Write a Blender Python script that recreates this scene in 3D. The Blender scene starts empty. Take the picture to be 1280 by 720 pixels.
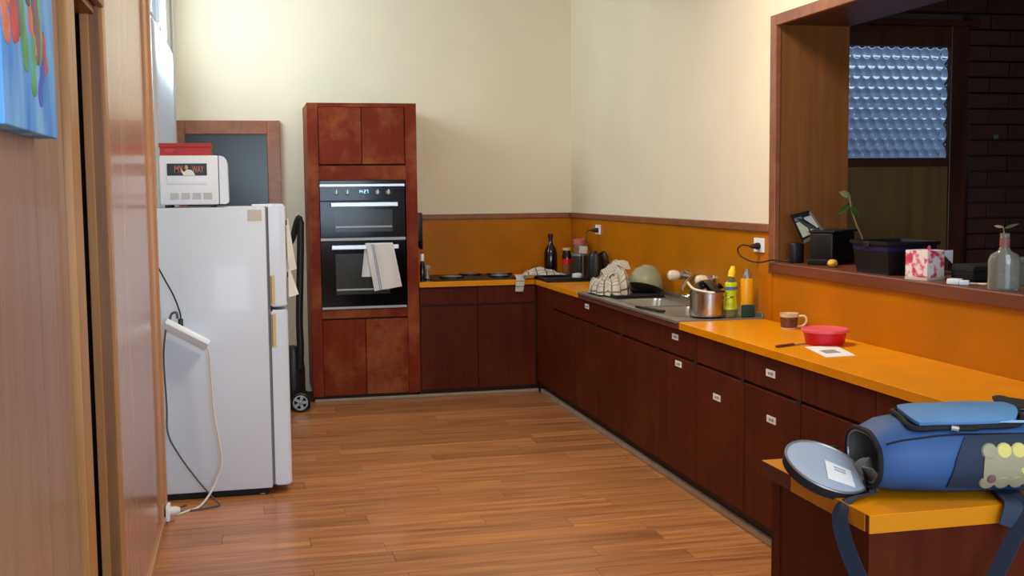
import bpy, bmesh, math, random
from mathutils import Vector, Matrix, noise

S = bpy.context.scene
COL = S.collection
PI = math.pi

# ---------------------------------------------------------------- camera
cam_d = bpy.data.cameras.new('camera')
cam = bpy.data.objects.new('camera', cam_d)
COL.objects.link(cam)
cam_d.sensor_width = 36.0
cam_d.lens = 1418.4 / 1280.0 * 36.0
cam_d.clip_start = 0.05
_r = Vector((0.97356616, -0.2281789, -0.01016486))
_u = Vector((0.02933068, 0.0807616, 0.9963018))
_f = Vector((0.22651412, 0.97026386, -0.0853194))
_m = Matrix((_r, _u, -_f)).transposed().to_4x4()
_m.translation = (0, 0, 1.55)
cam.matrix_world = _m
S.camera = cam

# ---------------------------------------------------------------- view, sky, lights
S.view_settings.view_transform = 'Standard'
S.view_settings.look = 'None'
S.view_settings.gamma = 1.0
S.view_settings.use_curve_mapping = False
S.view_settings.exposure = 0.32

world = bpy.data.worlds.new('sky')
S.world = world
world.use_nodes = True
_bg = world.node_tree.nodes['Background']
_bg.inputs[0].default_value = (0.72, 0.84, 1.0, 1)
_bg.inputs[1].default_value = 1.0


def area(name, loc, target, sx, sy, power, color, spread=180):
    d = bpy.data.lights.new(name, 'AREA')
    d.shape = 'RECTANGLE'
    d.size, d.size_y = sx, sy
    d.energy = power
    d.color = color
    d.spread = math.radians(spread)
    o = bpy.data.objects.new(name, d)
    COL.objects.link(o)
    o.location = loc
    o.rotation_euler = (Vector(target) - Vector(loc)).to_track_quat('-Z', 'Y').to_euler()
    return o


area('rear_window_light', (0.8, -1.42, 1.65), (0.8, 5.0, 1.25), 2.2, 1.4, 92, (0.60, 0.79, 1.0))
area('ceiling_light_far', (1.4, 4.7, 3.14), (1.4, 4.7, 0), 0.7, 0.35, 44, (1.0, 0.90, 0.72))
area('added_fill_near', (1.6, 1.2, 3.14), (1.6, 1.2, 0), 1.2, 0.3, 10, (1.0, 0.95, 0.86))  # fill lamp added overhead out of view, no known source
area('alcove_window_light', (-0.545, 7.75, 2.70), (2.0, 7.75, 2.65), 1.55, 0.68, 36, (0.74, 0.88, 1.0))

# ---------------------------------------------------------------- materials
def lin(c):
    return tuple(((v / 255) / 12.92 if v / 255 <= 0.04045 else ((v / 255 + 0.055) / 1.055) ** 2.4) for v in c) + (1,)


def new_mat(name):
    m = bpy.data.materials.new(name)
    m.use_nodes = True
    nt = m.node_tree
    return m, nt, nt.nodes['Principled BSDF']


def plain(name, c, rough=0.5, metal=0.0, coat=0.0, trans=0.0, ior=1.45, var=0.0, vscale=12, bump=0.0, bscale=60, alpha=1.0, sheen=0.0, spec=0.5):
    m, nt, b = new_mat(name)
    L = nt.links.new
    b.inputs['Base Color'].default_value = lin(c)
    b.inputs['Roughness'].default_value = rough
    b.inputs['Metallic'].default_value = metal
    b.inputs['Coat Weight'].default_value = coat
    b.inputs['Transmission Weight'].default_value = trans
    b.inputs['IOR'].default_value = ior
    b.inputs['Alpha'].default_value = alpha
    b.inputs['Sheen Weight'].default_value = sheen
    b.inputs['Specular IOR Level'].default_value = spec
    if var or bump:
        tc = nt.nodes.new('ShaderNodeTexCoord')
        if var:
            n = nt.nodes.new('ShaderNodeTexNoise')
            n.inputs['Scale'].default_value = vscale
            n.inputs['Detail'].default_value = 4
            L(tc.outputs['Object'], n.inputs['Vector'])
            r = nt.nodes.new('ShaderNodeValToRGB')
            r.color_ramp.elements[0].position = 0.3
            r.color_ramp.elements[1].position = 0.7
            r.color_ramp.elements[0].color = lin([v * (1 - var) for v in c])
            r.color_ramp.elements[1].color = lin([min(255, v * (1 + var)) for v in c])
            L(n.outputs['Fac'], r.inputs['Fac'])
            L(r.outputs['Color'], b.inputs['Base Color'])
        if bump:
            n2 = nt.nodes.new('ShaderNodeTexNoise')
            n2.inputs['Scale'].default_value = bscale
            n2.inputs['Detail'].default_value = 3
            L(tc.outputs['Object'], n2.inputs['Vector'])
            bp = nt.nodes.new('ShaderNodeBump')
            bp.inputs['Strength'].default_value = bump
            bp.inputs['Distance'].default_value = 0.01
            L(n2.outputs['Fac'], bp.inputs['Height'])
            L(bp.outputs['Normal'], b.inputs['Normal'])
    return m


def wood(name, c1, c2, scale=(14, 14, 0.9), rough=0.45, coat=0.0, rand=0.0, blotch=None, bamt=0.5, bscale=3.0, bpos=(0.5, 0.72), bump=0.05, contrast=(0.3, 0.7), spec=0.5):
    m, nt, b = new_mat(name)
    L = nt.links.new
    tc = nt.nodes.new('ShaderNodeTexCoord')
    mp = nt.nodes.new('ShaderNodeMapping')
    mp.inputs['Scale'].default_value = scale
    oi = nt.nodes.new('ShaderNodeObjectInfo')
    add = nt.nodes.new('ShaderNodeVectorMath')
    add.operation = 'MULTIPLY_ADD'
    add.inputs[1].default_value = (37.0, 53.0, 71.0)
    L(oi.outputs['Random'], add.inputs[0])
    L(tc.outputs['Object'], mp.inputs['Vector'])
    L(mp.outputs['Vector'], add.inputs[2])
    n = nt.nodes.new('ShaderNodeTexNoise')
    n.inputs['Scale'].default_value = 1.0
    n.inputs['Detail'].default_value = 6
    n.inputs['Roughness'].default_value = 0.6
    n.inputs['Distortion'].default_value = 0.6
    L(add.outputs['Vector'], n.inputs['Vector'])
    r = nt.nodes.new('ShaderNodeValToRGB')
    r.color_ramp.elements[0].position = contrast[0]
    r.color_ramp.elements[1].position = contrast[1]
    r.color_ramp.elements[0].color = lin(c1)
    r.color_ramp.elements[1].color = lin(c2)
    L(n.outputs['Fac'], r.inputs['Fac'])
    out = r.outputs['Color']
    if blotch:
        n3 = nt.nodes.new('ShaderNodeTexNoise')
        n3.inputs['Scale'].default_value = bscale
        n3.inputs['Detail'].default_value = 5
        n3.inputs['Roughness'].default_value = 0.65
        add2 = nt.nodes.new('ShaderNodeVectorMath')
        add2.operation = 'MULTIPLY_ADD'
        add2.inputs[1].default_value = (11.0, 13.0, 17.0)
        L(oi.outputs['Random'], add2.inputs[0])
        L(tc.outputs['Object'], add2.inputs[2])
        L(add2.outputs['Vector'], n3.inputs['Vector'])
        r3 = nt.nodes.new('ShaderNodeValToRGB')
        r3.color_ramp.elements[0].position = bpos[0]
        r3.color_ramp.elements[1].position = bpos[1]
        r3.color_ramp.elements[0].color = (0, 0, 0, 1)
        r3.color_ramp.elements[1].color = (bamt, bamt, bamt, 1)
        L(n3.outputs['Fac'], r3.inputs['Fac'])
        mx = nt.nodes.new('ShaderNodeMix')
        mx.data_type = 'RGBA'
        L(r3.outputs['Color'], mx.inputs['Factor'])
        L(out, mx.inputs['A'])
        mx.inputs['B'].default_value = lin(blotch)
        out = mx.outputs['Result']
    if rand:
        hs = nt.nodes.new('ShaderNodeHueSaturation')
        mr = nt.nodes.new('ShaderNodeMapRange')
        mr.inputs['To Min'].default_value = 1 - rand
        mr.inputs['To Max'].default_value = 1 + rand
        L(oi.outputs['Random'], mr.inputs['Value'])
        L(mr.outputs['Result'], hs.inputs['Value'])
        L(out, hs.inputs['Color'])
        out = hs.outputs['Color']
    L(out, b.inputs['Base Color'])
    b.inputs['Roughness'].default_value = rough
    b.inputs['Specular IOR Level'].default_value = spec
    b.inputs['Coat Weight'].default_value = coat
    b.inputs['Coat Roughness'].default_value = 0.12
    if bump:
        bp = nt.nodes.new('ShaderNodeBump')
        bp.inputs['Strength'].default_value = bump
        bp.inputs['Distance'].default_value = 0.004
        L(n.outputs['Fac'], bp.inputs['Height'])
        L(bp.outputs['Normal'], b.inputs['Normal'])
    return m


def checked(name, c_bg, c_line, scale, width=0.12):
    """woven tea-towel check, from the UV layer"""
    m, nt, b = new_mat(name)
    L = nt.links.new
    uv = nt.nodes.new('ShaderNodeTexCoord')
    sep = nt.nodes.new('ShaderNodeSeparateXYZ')
    L(uv.outputs['UV'], sep.inputs[0])
    outs = []
    for ax in ('X', 'Y'):
        mu = nt.nodes.new('ShaderNodeMath'); mu.operation = 'MULTIPLY'; mu.inputs[1].default_value = scale
        L(sep.outputs[ax], mu.inputs[0])
        fr = nt.nodes.new('ShaderNodeMath'); fr.operation = 'FRACT'
        L(mu.outputs[0], fr.inputs[0])
        lt = nt.nodes.new('ShaderNodeMath'); lt.operation = 'LESS_THAN'; lt.inputs[1].default_value = width
        L(fr.outputs[0], lt.inputs[0])
        outs.append(lt)
    mxm = nt.nodes.new('ShaderNodeMath'); mxm.operation = 'MAXIMUM'
    L(outs[0].outputs[0], mxm.inputs[0]); L(outs[1].outputs[0], mxm.inputs[1])
    mx = nt.nodes.new('ShaderNodeMix'); mx.data_type = 'RGBA'
    L(mxm.outputs[0], mx.inputs['Factor'])
    mx.inputs['A'].default_value = lin(c_bg)
    mx.inputs['B'].default_value = lin(c_line)
    L(mx.outputs['Result'], b.inputs['Base Color'])
    b.inputs['Roughness'].default_value = 0.9
    return m


M = {}
M['cream'] = plain('cream_paint', (238, 226, 197), 0.7, var=0.012, vscale=2, bump=0.03, bscale=90)
M['white_wall'] = plain('white_paint', (236, 236, 232), 0.6)
M['ceiling'] = plain('ceiling_paint', (235, 232, 224), 0.8)
M['floor_wood'] = wood('laminate_planks', (138, 81, 44), (212, 144, 86), (1.6, 26, 20), 0.33, 0.15, rand=0.17, bump=0.02, contrast=(0.28, 0.72))
M['floor_under'] = plain('plank_joint', (62, 36, 22), 0.8)
M['cab'] = wood('cabinet_stain', (70, 22, 8), (90, 32, 12), (22, 22, 1.2), 0.5, 0.0, spec=0.12, rand=0.05, blotch=(112, 52, 26), bamt=0.35, bscale=2.6, bump=0.02)
M['cab_dark'] = plain('cabinet_carcass', (52, 18, 11), 0.6)
M['tower'] = wood('tower_stain', (112, 36, 13), (128, 45, 18), (20, 20, 1.1), 0.5, 0.0, spec=0.12, rand=0.04, blotch=(152, 84, 42), bamt=0.95, bscale=3.0, bpos=(0.46, 0.66), bump=0.02)
M['lam_yellow'] = plain('yellow_laminate', (228, 144, 0), 0.3, spec=0.25, var=0.03, vscale=5)
M['splash'] = plain('ochre_panel', (186, 111, 0), 0.36, spec=0.18, var=0.05, vscale=3)
M['edge_yellow'] = plain('yellow_edge_strip', (196, 124, 8), 0.4, spec=0.3)
M['edge_brown'] = plain('bare_edge', (96, 42, 26), 0.7)
M['trim_wood'] = wood('trim_timber', (120, 70, 40), (150, 92, 56), (12, 12, 12), 0.45, 0.05)
M['red_trim'] = wood('sill_timber', (98, 48, 24), (126, 66, 34), (20, 2, 20), 0.4, 0.1)
M['jamb_wood'] = wood('jamb_veneer', (116, 70, 30), (138, 86, 38), (30, 30, 1.0), 0.4, 0.1)
M['panel_pink'] = wood('wall_panel_veneer', (150, 112, 96), (172, 136, 120), (16, 16, 0.7), 0.34, 0.1, rand=0.03, bump=0.02)
M['panel_gloss'] = wood('wall_panel_polished', (150, 106, 86), (182, 138, 116), (16, 18, 0.6), 0.24, 0.12, bump=0.01)
M['pine'] = wood('door_casing_pine', (162, 108, 52), (190, 136, 74), (20, 20, 1.0), 0.4, 0.1)
M['pine_dark'] = wood('door_jamb_timber', (120, 78, 38), (146, 98, 52), (20, 20, 1.0), 0.45)
M['end_trim'] = wood('end_trim_timber', (176, 120, 72), (196, 142, 92), (20, 20, 1.0), 0.4)
M['base_wood'] = wood('baseboard_timber', (170, 122, 78), (196, 148, 100), (10, 1, 10), 0.4)
M['kick_pale'] = plain('kick_strip', (176, 156, 132), 0.5, var=0.05)
M['door_frame'] = wood('door_frame_timber', (134, 74, 38), (164, 98, 54), (16, 16, 16), 0.4, 0.1)
M['door_dark'] = plain('door_dark_glass', (50, 54, 48), 0.25, var=0.03, vscale=1.5)
M['dark'] = plain('dark_void', (18, 14, 12), 0.9)
M['groove_shade'] = plain('groove_shade_brown', (70, 46, 38), 0.9)
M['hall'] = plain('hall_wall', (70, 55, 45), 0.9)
M['white'] = plain('white_enamel', (216, 226, 238), 0.35, coat=0.1, bump=0.01, bscale=200)
M['white_plastic'] = plain('white_plastic', (236, 245, 254), 0.4)
M['seal'] = plain('grey_seal', (120, 122, 120), 0.7)
M['black'] = plain('black_plastic', (20, 20, 22), 0.4)
M['black_matte'] = plain('black_matte', (16, 16, 18), 0.75)
M['black_gloss'] = plain('black_glass', (8, 8, 10), 0.1, spec=0.25)
M['oven_window'] = plain('oven_window', (58, 58, 53), 0.15, var=0.1, vscale=6, spec=0.3)
M['silver'] = plain('brushed_aluminium', (196, 198, 198), 0.32, metal=0.85)
M['silver_dull'] = plain('dull_metal', (150, 150, 148), 0.4, metal=0.6)
M['bowl_steel'] = plain('bowl_steel', (170, 168, 162), 0.35, metal=0.6)
M['steel'] = plain('stainless_steel', (186, 182, 174), 0.24, metal=1.0)
M['steel_bench'] = plain('stainless_bench', (150, 146, 138), 0.4, metal=0.6, var=0.03)
M['yellowed'] = plain('yellowed_plastic', (214, 190, 128), 0.5)
M['paper'] = plain('white_paper', (236, 236, 236), 0.8)
M['paper_print'] = plain('grey_print', (150, 150, 152), 0.8)
M['sticker'] = plain('beige_sticker', (206, 200, 188), 0.8)
M['red_box'] = plain('red_card', (178, 44, 38), 0.5, var=0.06)
M['red_plastic'] = plain('red_plastic', (206, 14, 34), 0.35)
M['pink_lid'] = plain('pink_lid', (232, 90, 104), 0.4)
M['cord_white'] = plain('white_cord', (226, 220, 210), 0.5)
M['cord_grey'] = plain('grey_cord', (80, 80, 86), 0.5)
M['led'] = plain('clock_digits', (150, 230, 240), 0.5)
M['led'].node_tree.nodes['Principled BSDF'].inputs['Emission Color'].default_value = (0.5, 0.9, 1.0, 1)
M['led'].node_tree.nodes['Principled BSDF'].inputs['Emission Strength'].default_value = 1.2
M['glass'] = plain('clear_glass', (235, 240, 238), 0.02, trans=1.0, ior=1.45)
M['flask_glass'] = plain('flask_glass', (214, 216, 208), 0.06, trans=0.82, ior=1.4)
M['jar_glass'] = plain('jar_glass', (205, 205, 200), 0.05, trans=0.9, ior=1.3)
M['brown_glass'] = plain('dark_bottle_glass', (26, 16, 14), 0.12, coat=0.3)
M['tow_white'] = plain('white_towel', (226, 224, 220), 0.95, bump=0.2, bscale=150)
M['tow_blue'] = plain('towel_stripe', (120, 140, 190), 0.95)
M['check'] = checked('checked_towel', (206, 194, 176), (112, 98, 84), 15, 0.16)
M['check_small'] = checked('checked_cloth', (200, 190, 172), (84, 74, 62), 9, 0.13)
M['olive'] = plain('olive_bowl', (150, 148, 120), 0.4, var=0.04)
M['cocoa'] = plain('cocoa_contents', (120, 74, 40), 0.7, var=0.2, vscale=30)
M['cream_knob'] = plain('cream_acrylic', (236, 222, 190), 0.25)
M['green_soap'] = plain('green_soap_label', (196, 214, 20), 0.35)
M['clear_soap'] = plain('clear_soap', (150, 146, 96), 0.15, trans=0.6)
M['yellow_cap'] = plain('yellow_cap', (244, 212, 20), 0.4)
M['orange_soap'] = plain('orange_soap', (234, 168, 16), 0.3)
M['sponge_green'] = plain('dark_green_pad', (26, 66, 56), 0.9, bump=0.5, bscale=120)
M['blue_label'] = plain('blue_label', (70, 110, 160), 0.5)
M['pan_black'] = plain('pan_black', (34, 30, 28), 0.3, coat=0.2)
M['mug'] = plain('cream_mug', (226, 206, 168), 0.35)
M['mug_print'] = plain('mug_pattern', (96, 58, 40), 0.5, var=0.3, vscale=60)
M['sponge_yellow'] = plain('yellow_sponge', (226, 180, 70), 0.9, var=0.12, vscale=40, bump=0.4)
M['leaf'] = plain('leaf_green', (60, 84, 40), 0.5, var=0.15)
M['leaf_pale'] = plain('leaf_pale', (140, 140, 104), 0.5)
M['stem'] = plain('plant_stem', (150, 140, 96), 0.6)
M['crate'] = plain('black_crate', (16, 16, 20), 0.35)
M['crate_blue'] = plain('crate_blue_band', (28, 24, 74), 0.35)
M['bag_blue'] = plain('bag_blue', (38, 80, 134), 0.6, var=0.08, vscale=9, bump=0.15, bscale=14)
M['bag_light'] = plain('bag_light_blue', (92, 140, 190), 0.5, var=0.05, vscale=9, bump=0.1, bscale=20)
M['bag_sky'] = plain('bag_pale_blue', (150, 196, 220), 0.5)
M['bag_navy'] = plain('bag_navy', (26, 42, 66), 0.7, bump=0.1, bscale=20)
M['bag_black'] = plain('bag_black_webbing', (18, 20, 24), 0.8)
M['bag_lining'] = plain('bag_grey_lining', (132, 134, 130), 0.4, metal=0.2, bump=0.5, bscale=18)
M['lid_lining'] = plain('lid_silver_lining', (176, 190, 208), 0.35, metal=0.15, bump=0.2, bscale=10)
M['webbing'] = plain('strap_navy', (28, 40, 58), 0.8)
M['fruit'] = plain('print_yellow', (206, 196, 110), 0.6)
M['fruit_base'] = plain('print_beige', (150, 146, 118), 0.5)
M['fruit_brown'] = plain('print_brown', (110, 84, 78), 0.6)
M['brick'] = plain('dark_brick', (74, 42, 34), 0.8, var=0.12, vscale=14, bump=0.3, bscale=50)
M['mortar'] = plain('mortar', (84, 64, 54), 0.9)
M['servery'] = plain('servery_wall', (60, 44, 36), 0.9)
M['window_timber'] = wood('window_timber', (62, 32, 22), (84, 46, 32), (14, 14, 1), 0.4)
M['panel_olive'] = wood('under_window_panel', (108, 78, 40), (126, 92, 50), (26, 26, 0.8), 0.5)
M['curtain'] = None
M['outside'] = plain('outside_ground', (96, 98, 92), 0.9, var=0.1)
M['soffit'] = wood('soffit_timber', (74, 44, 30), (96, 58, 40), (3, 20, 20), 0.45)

_m, _nt, _b = new_mat('sheer_curtain')
_b.inputs['Base Color'].default_value = lin((232, 236, 240))
_b.inputs['Roughness'].default_value = 0.9
_tr = _nt.nodes.new('ShaderNodeBsdfTranslucent')
_tr.inputs[0].default_value = lin((236, 240, 246))
_mx = _nt.nodes.new('ShaderNodeMixShader')
_mx.inputs[0].default_value = 0.5
_nt.links.new(_b.outputs[0], _mx.inputs[1])
_nt.links.new(_tr.outputs[0], _mx.inputs[2])
_nt.links.new(_mx.outputs[0], _nt.nodes['Material Output'].inputs[0])
M['curtain'] = _m

_m, _nt, _b = new_mat('painted_canvas')
_tc = _nt.nodes.new('ShaderNodeTexCoord')
_mp = _nt.nodes.new('ShaderNodeMapping')
_mp.inputs['Scale'].default_value = (3, 7, 2.2)
_n = _nt.nodes.new('ShaderNodeTexNoise')
_n.inputs['Scale'].default_value = 1.4
_n.inputs['Detail'].default_value = 3
_rp = _nt.nodes.new('ShaderNodeValToRGB')
_rp.color_ramp.elements[0].position = 0.3
_rp.color_ramp.elements[0].color = lin((44, 140, 240))
_rp.color_ramp.elements[1].position = 0.7
_rp.color_ramp.elements[1].color = lin((140, 208, 255))
_nt.links.new(_tc.outputs['Object'], _mp.inputs[0])
_nt.links.new(_mp.outputs[0], _n.inputs['Vector'])
_nt.links.new(_n.outputs['Fac'], _rp.inputs[0])
_nt.links.new(_rp.outputs[0], _b.inputs['Base Color'])
_b.inputs['Roughness'].default_value = 0.6
M['canvas'] = _m

_m, _nt, _b = new_mat('floral_card')
_tc = _nt.nodes.new('ShaderNodeTexCoord')
_v = _nt.nodes.new('ShaderNodeTexVoronoi')
_v.inputs['Scale'].default_value = 26
_n = _nt.nodes.new('ShaderNodeTexNoise')
_n.inputs['Scale'].default_value = 26
_n.inputs['Detail'].default_value = 4
_rp = _nt.nodes.new('ShaderNodeValToRGB')
for _e, (_p, _c) in enumerate([(0.40, (206, 60, 92)), (0.46, (230, 130, 150)), (0.52, (244, 226, 224)), (0.66, (240, 232, 226)), (0.74, (176, 206, 200))]):
    if _e < 2:
        _el = _rp.color_ramp.elements[_e]
        _el.position = _p
    else:
        _el = _rp.color_ramp.elements.new(_p)
    _el.color = lin(_c)
_nt.links.new(_tc.outputs['Object'], _n.inputs['Vector'])
_nt.links.new(_n.outputs['Fac'], _rp.inputs[0])
_nt.links.new(_rp.outputs[0], _b.inputs['Base Color'])
_b.inputs['Roughness'].default_value = 0.6
M['floral'] = _m

_m, _nt, _b = new_mat('dimpled_glass')
_b.inputs['Base Color'].default_value = lin((214, 224, 236))
_b.inputs['Transmission Weight'].default_value = 1.0
_b.inputs['Roughness'].default_value = 0.12
_b.inputs['IOR'].default_value = 1.45
M['dimple'] = _m
PAINT = {k: plain('paint_' + k, c, 0.55, var=0.15, vscale=18) for k, c in dict(
    orange=(232, 120, 82), red=(200, 66, 70), green=(84, 160, 104), plum=(126, 92, 104), peach=(230, 130, 96),
    leaf=(86, 170, 120), crimson=(188, 72, 92), blue=(60, 96, 196), moss=(110, 176, 120)).items()}

# ---------------------------------------------------------------- geometry helpers
def BM():
    return bmesh.new()


def box(bm, x0, x1, y0, y1, z0, z1, bev=0.0, seg=2):
    t = bmesh.new()
    bmesh.ops.create_cube(t, size=1.0)
    for v in t.verts:
        v.co = ((x0 + x1) / 2 + v.co.x * (x1 - x0), (y0 + y1) / 2 + v.co.y * (y1 - y0), (z0 + z1) / 2 + v.co.z * (z1 - z0))
    if bev:
        bmesh.ops.bevel(t, geom=t.edges[:], offset=bev, segments=seg, affect='EDGES', profile=0.5)
    merge(bm, t)
    return bm


def merge(bm, t, mat=None):
    me = bpy.data.meshes.new('tmp')
    t.to_mesh(me)
    t.free()
    if mat is not None:
        me.transform(mat)
    bm.from_mesh(me)
    bpy.data.meshes.remove(me)


def xf_box(bm, mat, sx, sy, sz, bev=0.0):
    """box centred at the origin of mat"""
    t = bmesh.new()
    box(t, -sx / 2, sx / 2, -sy / 2, sy / 2, -sz / 2, sz / 2, bev)
    merge(bm, t, mat)
    return bm


def lathe(bm, prof, cx=0, cy=0, cz=0, n=24, mat=None):
    """prof: list of (radius, z) from bottom to top"""
    t = bmesh.new()
    rings = []
    for r, z in prof:
        if r < 1e-5:
            rings.append([t.verts.new((0, 0, z))])
        else:
            rings.append([t.verts.new((r * math.cos(2 * PI * k / n), r * math.sin(2 * PI * k / n), z)) for k in range(n)])
    for a, b in zip(rings, rings[1:]):
        for k in range(n):
            k2 = (k + 1) % n
            if len(a) == 1 and len(b) == 1:
                continue
            if len(a) == 1:
                t.faces.new((a[0], b[k2], b[k]))
            elif len(b) == 1:
                t.faces.new((a[k], a[k2], b[0]))
            else:
                t.faces.new((a[k], a[k2], b[k2], b[k]))
    for ring in (rings[0], rings[-1]):
        if len(ring) > 1 and abs(prof[0][0] - prof[-1][0]) + abs(prof[0][1] - prof[-1][1]) > 1e-6:
            t.faces.new(ring if ring is rings[-1] else ring[::-1])
    bmesh.ops.recalc_face_normals(t, faces=t.faces[:])
    mm = Matrix.Translation((cx, cy, cz))
    if mat is not None:
        mm = mm @ mat
    merge(bm, t, mm)
    return bm


def smooth_path(pts, sub=6):
    pts = [Vector(p) for p in pts]
    if len(pts) < 3:
        return pts
    out = []
    for i in range(len(pts) - 1):
        p0 = pts[max(0, i - 1)]; p1 = pts[i]; p2 = pts[i + 1]; p3 = pts[min(len(pts) - 1, i + 2)]
        for k in range(sub):
            t = k / sub
            out.append(0.5 * ((2 * p1) + (p2 - p0) * t + (2 * p0 - 5 * p1 + 4 * p2 - p3) * t * t + (3 * p1 - p0 - 3 * p2 + p3) * t ** 3))
    out.append(pts[-1])
    return out


def tube(bm, pts, r, n=8, sub=6, radii=None):
    P = smooth_path(pts, sub)
    rings = []
    up = None
    for i, p in enumerate(P):
        d = (P[min(i + 1, len(P) - 1)] - P[max(i - 1, 0)]).normalized()
        if up is None:
            up = d.orthogonal().normalized()
        up = (up - d * up.dot(d))
        up = up.normalized() if up.length > 1e-6 else d.orthogonal().normalized()
        s = d.cross(up)
        rr = r if radii is None else radii[0] + (radii[1] - radii[0]) * i / max(1, len(P) - 1)
        rings.append([bm.verts.new(p + up * (rr * math.cos(2 * PI * k / n)) + s * (rr * math.sin(2 * PI * k / n))) for k in range(n)])
    for a, b in zip(rings, rings[1:]):
        for k in range(n):
            bm.faces.new((a[k], a[(k + 1) % n], b[(k + 1) % n], b[k]))
    bm.faces.new(rings[0][::-1])
    bm.faces.new(rings[-1])
    return bm


def ribbon(bm, pts, w, th, side, sub=6):
    """flat strap along pts, width w along the side vector, thickness th"""
    P = smooth_path(pts, sub)
    side = Vector(side).normalized()
    rings = []
    for i, p in enumerate(P):
        d = (P[min(i + 1, len(P) - 1)] - P[max(i - 1, 0)]).normalized()
        s = (side - d * side.dot(d)).normalized()
        nrm = d.cross(s)
        rings.append([bm.verts.new(p + s * (w / 2 * a) + nrm * (th / 2 * b)) for a, b in ((-1, -1), (1, -1), (1, 1), (-1, 1))])
    for a, b in zip(rings, rings[1:]):
        for k in range(4):
            bm.faces.new((a[k], a[(k + 1) % 4], b[(k + 1) % 4], b[k]))
    bm.faces.new(rings[0][::-1])
    bm.faces.new(rings[-1])
    return bm


def sheet(bm, fn, nu, nv, th=0.0):
    """grid surface fn(u,v) -> point, with UVs; thickness th pushes a second skin along normals"""
    uvl = bm.loops.layers.uv.verify()
    V = [[Vector(fn(i / nu, j / nv)) for j in range(nv + 1)] for i in range(nu + 1)]
    def nor(i, j):
        a = V[min(i + 1, nu)][j] - V[max(i - 1, 0)][j]
        b = V[i][min(j + 1, nv)] - V[i][max(j - 1, 0)]
        c = a.cross(b)
        return c.normalized() if c.length > 1e-9 else Vector((0, 0, 1))
    T = [[bm.verts.new(V[i][j]) for j in range(nv + 1)] for i in range(nu + 1)]
    def face(vs, uvs):
        f = bm.faces.new(vs)
        for l, q in zip(f.loops, uvs):
            l[uvl].uv = q
    def uv(i, j):
        return (i / nu, j / nv)
    for i in range(nu):
        for j in range(nv):
            face((T[i][j], T[i + 1][j], T[i + 1][j + 1], T[i][j + 1]), (uv(i, j), uv(i + 1, j), uv(i + 1, j + 1), uv(i, j + 1)))
    if th:
        B = [[bm.verts.new(V[i][j] - nor(i, j) * th) for j in range(nv + 1)] for i in range(nu + 1)]
        for i in range(nu):
            for j in range(nv):
                face((B[i][j], B[i][j + 1], B[i + 1][j + 1], B[i + 1][j]), (uv(i, j), uv(i, j + 1), uv(i + 1, j + 1), uv(i + 1, j)))
        for i in range(nu):
            for j in (0, nv):
                face((T[i][j], B[i][j], B[i + 1][j], T[i + 1][j]), (uv(i, j), uv(i, j), uv(i + 1, j), uv(i + 1, j)))
        for j in range(nv):
            for i in (0, nu):
                face((T[i][j], T[i][j + 1], B[i][j + 1], B[i][j]), (uv(i, j), uv(i, j + 1), uv(i, j + 1), uv(i, j)))
    bmesh.ops.recalc_face_normals(bm, faces=bm.faces[:])
    return bm


def prism(bm, poly, axis, a, b):
    """polygon in the two other axes, extruded along axis from a to b"""
    def pt(p, t):
        if axis == 'X':
            return (t, p[0], p[1])
        if axis == 'Y':
            return (p[0], t, p[1])
        return (p[0], p[1], t)
    lo = [bm.verts.new(pt(p, a)) for p in poly]
    hi = [bm.verts.new(pt(p, b)) for p in poly]
    n = len(poly)
    fs = [bm.faces.new(lo[::-1]), bm.faces.new(hi)]
    for k in range(n):
        fs.append(bm.faces.new((lo[k], lo[(k + 1) % n], hi[(k + 1) % n], hi[k])))
    bmesh.ops.recalc_face_normals(bm, faces=fs)
    return bm


def wloc(o):
    v = Vector((0, 0, 0))
    while o is not None:
        v += o.location
        o = o.parent
    return v


def part(name, bm, m, parent=None, smooth=False, local=False, loc=None):
    """link bm as ONE mesh object; coordinates are world ones unless local"""
    me = bpy.data.meshes.new(name)
    base = Vector((0, 0, 0))
    if parent is not None and not local:
        base = wloc(parent)
    if loc is not None:
        base = base + Vector(loc) if local else Vector(loc)
    if not local or loc is not None:
        if base.length > 0:
            bmesh.ops.translate(bm, vec=-base, verts=bm.verts[:])
    bm.to_mesh(me)
    bm.free()
    me.materials.append(m)
    if smooth:
        me.polygons.foreach_set('use_smooth', [True] * len(me.polygons))
        me.set_sharp_from_angle(angle=math.radians(40))
    o = bpy.data.objects.new(name, me)
    COL.objects.link(o)
    if parent is not None:
        o.parent = parent
    if loc is not None:
        o.location = Vector(loc) - (wloc(parent) if parent is not None and not local else Vector((0, 0, 0)))
    return o


def thing(name, label, cat, loc=(0, 0, 0), rotz=0.0, group=None):
    o = bpy.data.objects.new(name, None)
    o.empty_display_size = 0.05
    COL.objects.link(o)
    o.location = loc
    o.rotation_euler = (0, 0, rotz)
    tag(o, label, cat, group)
    return o


def tag(o, label, cat, group=None):
    o['label'] = label
    o['category'] = cat
    if group:
        o['group'] = group
    return o


def struct(name, bm, m, parent=None, smooth=False):
    o = part(name, bm, m, parent, smooth)
    if parent is None:
        o['kind'] = 'structure'
    return o


def struct_root(name, loc=(0, 0, 0)):
    o = bpy.data.objects.new(name, None)
    COL.objects.link(o)
    o.location = loc
    o['kind'] = 'structure'
    return o


B = lambda *a, **k: box(BM(), *a, **k)
rnd = random.Random(7)

XL, XA, XR, YB = -0.425, -0.51, 2.61, 9.0       # left wall, alcove wall, right wall, back wall
ZC = 3.3                                         # ceiling
ZT = 0.875                                       # worktop height

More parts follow.
